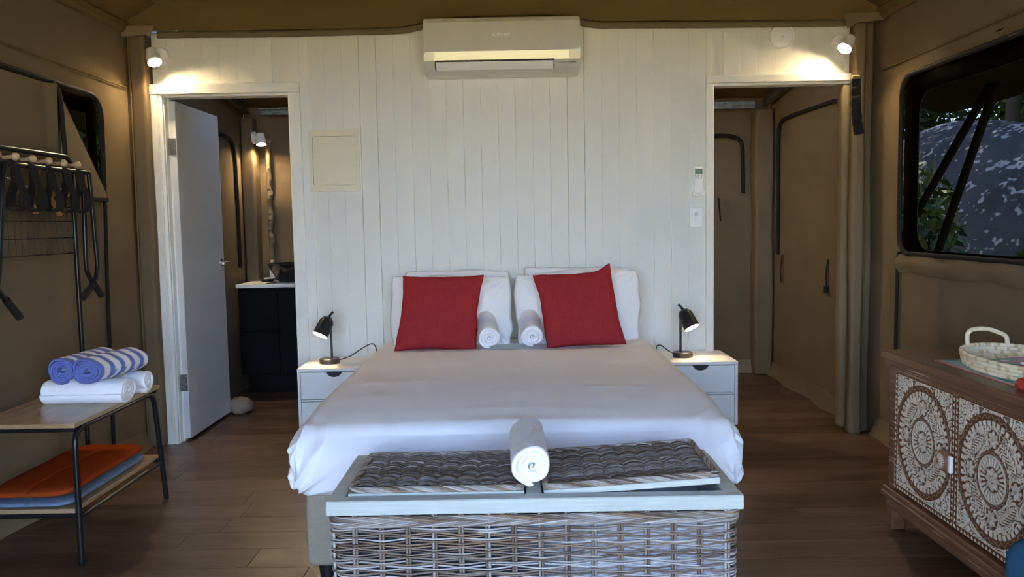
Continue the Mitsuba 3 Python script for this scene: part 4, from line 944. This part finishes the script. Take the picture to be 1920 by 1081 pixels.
# ------------------------------------------------------------------ armchair, only its corner in view
arm = thing('armchair', 'blue upholstered armchair in front of the carved sideboard, its arm corner in view', 'armchair')
AX, AY = 1.016, -3.20
obj('arm', softbox(AX, AX + .12, AY - .60, AY, .10, .612, (.055, .06, .055), (20, 40, 30)), 'm_bluechair', arm, smooth=True)
obj('arm', softbox(AX + .33, AX + .45, AY - .60, AY, .10, .612, (.055, .06, .055), (20, 40, 30)), 'm_bluechair', arm, smooth=True)
obj('seat', softbox(AX + .112, AX + .338, AY - .58, AY - .01, .12, .44, (.03, .05, .04), (20, 30, 20)), 'm_bluechair', arm, smooth=True)
obj('backrest', softbox(AX + .01, AX + .44, AY - .70, AY - .585, .10, .74, (.05, .05, .05), (30, 14, 30)), 'm_bluechair', arm, smooth=True)
for x in (AX + .06, AX + .39):
    for y in (AY - .06, AY - .63): obj('leg', lathe([(0, 0), (.014, 0), (.022, .11), (0, .112)], 20, (x, y, 0)), 'm_bench_wood', arm, smooth=30)

# ------------------------------------------------------------------ bench with coat frame, left wall
hs_ = thing('hall_stand', 'pale wood and black tube bench with a peg rail against the left wall', 'coat stand')
X0, X1, Y0, Y1 = -2.09, -1.675, -1.84, -1.075
ZT = .560
obj('bench_top', box(X0, X1, Y0, Y1, ZT - .018, ZT, .002), 'm_bench_wood', hs_)
obj('shelf', box(X0 + .01, X1 - .045, Y0 + .05, Y1 + .05, .196, .214, .002), 'm_bench_wood', hs_)
XF = -1.692
TR = .0115
obj('front_frame', tube(dense(fillet([(XF, -1.815, 0.0), (XF, -1.812, ZT - .030), (XF, -1.112, ZT - .030), (XF + .002, -1.030, 0.0)], .07, 10), .02), TR, 12), 'm_tube', hs_, smooth=True)
XB = -2.095
obj('coat_frame', tube(dense(fillet([(XB, -1.83, 0.0), (XB, -1.83, 1.632), (XB, -.955, 1.632), (XB, -.945, 0.0)], .06, 10), .02), TR, 12), 'm_tube', hs_, smooth=True)
for nm, y, z in (('shelf_rail', -1.79, .188), ('shelf_rail', -1.035, .188), ('shelf_rail', -1.81, ZT - .03), ('shelf_rail', -1.085, ZT - .03)):
    obj(nm, tube(dense([(XB, y, z), (XF, y, z)], .05), .009, 10), 'm_tube', hs_, smooth=True)
obj('shelf_rail', tube(dense([(XF, -1.812, .188), (XF, -1.05, .188)], .05), .009, 10), 'm_tube', hs_, smooth=True)
obj('peg_rail', box(XB - .010, XB + .008, -1.82, -.955, 1.575, 1.606, .003), 'm_black', hs_)
for y in (-1.745, -1.622, -1.500, -1.377, -1.254, -1.131, -1.010):
    p = obj('peg', tube(dense([(XB + .005, y, 1.590), (XB + .055, y, 1.592)], .01), .0085, 10), 'm_peg', hs_, smooth=True)
    obj('ball', trimesh.creation.icosphere(3, .0165).apply_translation((XB + .060, y, 1.592)), 'm_peg', p, smooth=True)
for z in (1.395, 1.330, 1.255, 1.182): obj('wire', tube(dense([(XB, -1.825, z), (XB, -.95, z)], .1), .0028, 6), 'm_tube', hs_, smooth=True)
for i in range(19): obj('wire', tube(dense([(XB - .004, -1.80 + i * .0465, 1.182), (XB - .004, -1.80 + i * .0465, 1.46)], .1), .0018, 6), 'm_tube', hs_, smooth=True)

# luggage rack folded flat and hung on the pegs
lr = thing('luggage_rack', 'folded black tube luggage rack with webbing straps hanging on the pegs', 'luggage rack')
XK = XB + .040
XL1, XL2 = XK + .012, XK + .045
obj('frame', tube(dense(fillet([(XL1, -0.955, 1.565), (XL1, -0.955, 1.480), (XL1, -0.970, 1.085), (XL1 + .01, -0.890, 1.000)], .05, 8), .015), .0105, 12), 'm_tube', lr, smooth=True)
obj('frame', tube(dense(fillet([(XL2, -0.960, 1.560), (XL2, -0.950, 1.460), (XL2, -0.925, 1.115), (XL2, -0.950, 1.045), (XL2 - .01, -1.020, 1.000)], .05, 8), .015), .0105, 12), 'm_tube', lr, smooth=True)
obj('frame', tube(dense(fillet([(XL1, -1.600, 1.565), (XL1, -1.605, 1.460), (XL1, -1.685, 1.075), (XL1 + .01, -1.575, 0.970)], .05, 8), .015), .0105, 12), 'm_tube', lr, smooth=True)
obj('frame', tube(dense(fillet([(XL2, -1.610, 1.560), (XL2, -1.640, 1.460), (XL2, -1.700, 1.115), (XL2, -1.730, 1.045), (XL2 - .01, -1.830, 0.985)], .05, 8), .015), .0105, 12), 'm_tube', lr, smooth=True)
for a, b in (((XL1 + .006, -0.927, 1.038), (XL1 + .012, -0.860, 0.967)), ((XL2 - .004, -0.970, 1.029), (XL2 - .016, -1.050, 0.973)), ((XL1 + .006, -1.622, 1.017), (XL1 + .012, -1.545, 0.935)), ((XL2 - .005, -1.765, 1.029), (XL2 - .014, -1.865, 0.965))):
    obj('rubber_foot', tube(dense([a, b], .01), .0155, 14), 'm_rubber', lr, smooth=30)
obj('cross_bar', tube(dense([(XL1, -1.61, 1.562), (XL1, -.955, 1.562)], .05), .0105, 12), 'm_tube', lr, smooth=True)
obj('cross_bar', tube(dense([(XL2, -1.61, 1.557), (XL2, -.96, 1.557)], .05), .0105, 12), 'm_tube', lr, smooth=True)
for i, y in enumerate((-1.525, -1.395, -1.265, -1.135, -1.02)):
    # a loop of wide webbing: down from one bar, round at the bottom, up to the other
    def lp(U, V):
        q = np.array([[XL1 + .008, y + .02, 1.572], [XL1 + .012, y + .015, 1.50], [XL1 + .016, y - .035, 1.42], [XL1 + .02, y - .045, 1.385], [XL1 + .03, y - .02, 1.37], [XL2 + .006, y + .02, 1.385], [XL2 + .012, y + .02, 1.43], [XL2 + .012, y - .03, 1.50], [XL2 + .010, y - .05, 1.566]])
        t = np.linspace(0, 1, len(q)); c = np.stack([np.interp(U, t, q[:, k]) for k in range(3)], -1)
        c[..., 1] += (V - .5) * .062; c[..., 2] += (V - .5) * .012 * np.cos(U * PI); return c
    obj('strap', thick(grid(40, 4, lp), .003), 'm_black_matt', lr, smooth=40)
# wooden coat hangers behind the straps
for i, (y, z, tl) in enumerate(((-1.44, 1.49, .5), (-1.26, 1.47, .35), (-1.05, 1.47, .3))):
    hg = thing('coat_hanger', ('leftmost wooden coat hanger half hidden behind the black straps', 'middle wooden coat hanger half hidden behind the black straps', 'wooden coat hanger behind the straps, its tip showing beside the right tube')[i], 'coat hanger', 'wooden hangers on the coat frame')
    P = fillet([(0, -.18, -.075), (0, -.10, -.012), (0, 0, .012), (0, .10, -.012), (0, .18, -.075)], .05, 6)
    m = tube(dense(P, .01), .014, 10, flat=.45); mm = mv(rot(m, tl * (-.6 if i < 2 else .1), (1, 0, 0)), (XB + .012, y, z)); obj('bar', mm, 'm_hanger', hg, smooth=True)
    P = fillet([(0, 0, .01), (0, 0, .06), (0, .03, .085), (0, .02, .115), (0, -.012, .112)], .02, 6)
    obj('hook', mv(tube(dense(P, .006), .0022, 8), (XB + .012, y, z)), 'm_chrome', hg, smooth=True)

# towels on the bench
m, _ = roll(.345, .082, .019, 3.2, flat=.60, seed=5, open_end=1.4); towel('white folded bath towel lying lengthwise at the front of the bench', m, (-2.0, -1.43, ZT + .0485), 0, -90, 0, group='white towels on the bench')
m, _ = roll(.36, .060, .019, 2.8, flat=.84, seed=6); towel('white rolled bath towel at the back of the bench behind the folded one', m, (-2.01, -1.245, ZT + .051), 0, -90, 0, group='white towels on the bench')
m, c = roll(.34, .066, .0115, 4.2, flat=.84, seed=7, stripes=10, wob=1.6, open_end=.2); towel('blue and white striped rolled towel, the left one on top of the white towels', m, (-1.888, -1.52, ZT + .148), 0, -4, 0, col=c, group='striped towels on the bench')
m, c = roll(.34, .072, .0115, 4.6, flat=.76, seed=8, stripes=10, wob=1.6, open_end=.9); towel('blue and white striped rolled towel, the right one on top of the white towels', m, (-1.772, -1.55, ZT + .148), 0, -9, 0, col=c, group='striped towels on the bench')
# folded cushions on the lower shelf
def pad(x0, x1, y0, y1, z0, z1, seed):
    m = softbox(x0, x1, y0, y1, z0, z1, (.085, .085, (z1 - z0) * .48), (50, 80, 10))
    return displace(m, lambda v: .005 * fb(v, 7, 3, seed) - .006 * np.exp(-((v[:, 0] + 1.905) / .006) ** 2) * (v[:, 2] > (z0 + z1) / 2) - .004 * np.exp(-((v[:, 2] - (z0 + z1) / 2) / .004) ** 2))
obj('seat_pad', pad(-2.08, -1.735, -1.80, -1.07, .2155, .2465, 1), 'm_bluegrey', smooth=True, label='blue-grey folded seat pad on the lower shelf under the orange one', cat='seat pad', group='seat pads on the shelf')
obj('seat_pad', pad(-2.08, -1.745, -1.80, -1.07, .2505, .292, 2), 'm_orange', smooth=True, label='orange seat pad lying on the blue-grey one on the lower shelf', cat='seat pad', group='seat pads on the shelf')

# ------------------------------------------------------------------ outside
struct('ground', displace(grid(60, 60, lambda U, V: np.stack([-14 + U * 28, -16 + V * 30, -.30 + 0 * U], -1)), lambda v: .25 * fb(v, .5, 3, 3) * (np.abs(v[:, 0]) > 3)), 'm_soil', smooth=True, label='earth round the tent')
struct('veranda_roof', thick(grid(30, 20, lambda U, V: np.stack([-3.0 + U * 6.0, -6.5 + V * (YF + 6.52), 2.46 + V * .09], -1)), .01), 'm_canvas_roof', smooth=40, label='canvas awning over the deck')
dk = struct('deck', box(XL - .3, XR + .3, -7.0, YF - .005, -.16, -.035), 'm_deck', label='timber deck before the tent')
def fly(s):
    return thick(grid(20, 30, lambda U, V: np.stack([s * (2.26 + U * 1.25), YF - .1 + V * 7.5, 2.55 - U * .42 + .03 * np.sin(V * 12)], -1)), .006)
fy = struct('fly_roof', fly(1), 'm_fly', smooth=40, label='dark tent fly outside the right window'); obj('panel', fly(-1), 'm_fly', fy, smooth=40)
for a, b, l in (((2.9, .22, 2.06), (2.9, 3.0, -.30), 'dark diagonal tent pole outside the right window, the upper left one'), ((2.9, .15, 2.06), (2.9, 1.68, -.35), 'dark steep tent pole outside the right window, the right one')):
    P = dense([a, b], .05); obj('tent_pole', tube(P, .026, 12), 'm_fly', smooth=True, label=l, cat='pole', group='tent poles outside the window')
bo = trimesh.creation.icosphere(6, 1.0); bo.apply_scale((1.4, 3.5, 1.75)); bo = displace(bo, lambda v: .30 * fb(v, .8, 3, 6) + .05 * fb(v, 4, 2, 8))
obj('boulder', mv(bo, (6.3, 6.9, .80)), 'm_boulder', smooth=True, label='large grey boulder with pale lichen seen through the right window', cat='boulder')
def foliage(c, R, n, size, seed, cols):
    r = np.random.default_rng(seed)
    p = r.normal(size=(n, 3)); p /= np.linalg.norm(p, axis=1, keepdims=True); p = p * (r.random((n, 1)) ** .4) * R + c
    d = r.normal(size=(n, 3)); d /= np.linalg.norm(d, axis=1, keepdims=True); s = np.cross(d, r.normal(size=(n, 3))); s /= np.linalg.norm(s, axis=1, keepdims=True)
    l = size * (.6 + .8 * r.random((n, 1)))
    V = np.stack([p - d * l, p + s * l * .32, p + d * l, p - s * l * .32], 1).reshape(-1, 3); F = np.arange(n)[:, None] * 4
    F = np.vstack([F + [0, 1, 2], F + [0, 2, 3]]); C = np.repeat(np.array(cols)[r.integers(len(cols), size=n)] * (.7 + .6 * r.random((n, 1))), 4, 0)
    return trimesh.Trimesh(V, F, process=False), C
GREEN = [[.035, .075, .02], [.06, .11, .025], [.10, .14, .03], [.03, .06, .03]]
def tree(x, y, h, R, n, seed, label, name='tree', size=.11, trunk=True):
    t = thing(name, label, name, 'trees round the tent' if name == 'tree' else None)
    if trunk:
        P = dense(fillet([(x, y, -.35), (x + .1, y, h * .3), (x - .05, y + .1, h * .6), (x + .1, y, h * .9)], .3, 6), .1); obj('trunk', tube(P, np.linspace(.13, .04, len(P)), 10), 'm_bark', t, smooth=True)
    m, c = foliage((x, y, h * .62), R, n, size, seed, GREEN); obj('foliage', m, 'm_leafy', t, color=c, kind='stuff')
k = 0
for x, y, h, R, lb in ((10.6, 5.6, 5.5, (1.8, 2.6, 3.2), 'dark leafy tree behind the boulder, nearest the right edge'), (11.2, 11.0, 5.5, (2.0, 2.8, 3.2), 'dark leafy tree behind the middle of the boulder'), (7.6, 14.2, 5.0, (2.6, 1.8, 3.2), 'dark leafy tree behind the left end of the boulder'),
                       (-6.4, 7.4, 5.0, (1.8, 2.0, 2.6), 'leafy tree seen through the small left window gap'), (-8.2, 1.9, 5.2, (1.8, 2.2, 2.6), 'leafy tree further left beyond the left window'), (-6.3, -3.2, 5.4, (1.8, 2.4, 2.8), 'leafy tree standing beyond the left tent wall'), (7.5, -1.0, 5.4, (1.8, 2.2, 2.8), 'leafy tree standing beyond the right tent wall')):
    k += 1; tree(x, y, h, R, 14000, 20 + k, lb, size=.15)
tree(7.9, 8.6, 12.5, (3.4, 3.4, 2.0), 12000, 60, 'tall tree spreading its crown over the boulder')
tree(3.9, 3.15, 1.25, (.36, .55, 1.05), 1300, 50, 'green leafy shrub growing before the left end of the boulder outside the right window', 'shrub', .085, trunk=False)
tree(4.6, 2.0, .55, (.45, .9, .75), 3000, 51, 'low dark shrub below the boulder at the right edge of the window view', 'shrub', .07, trunk=False)
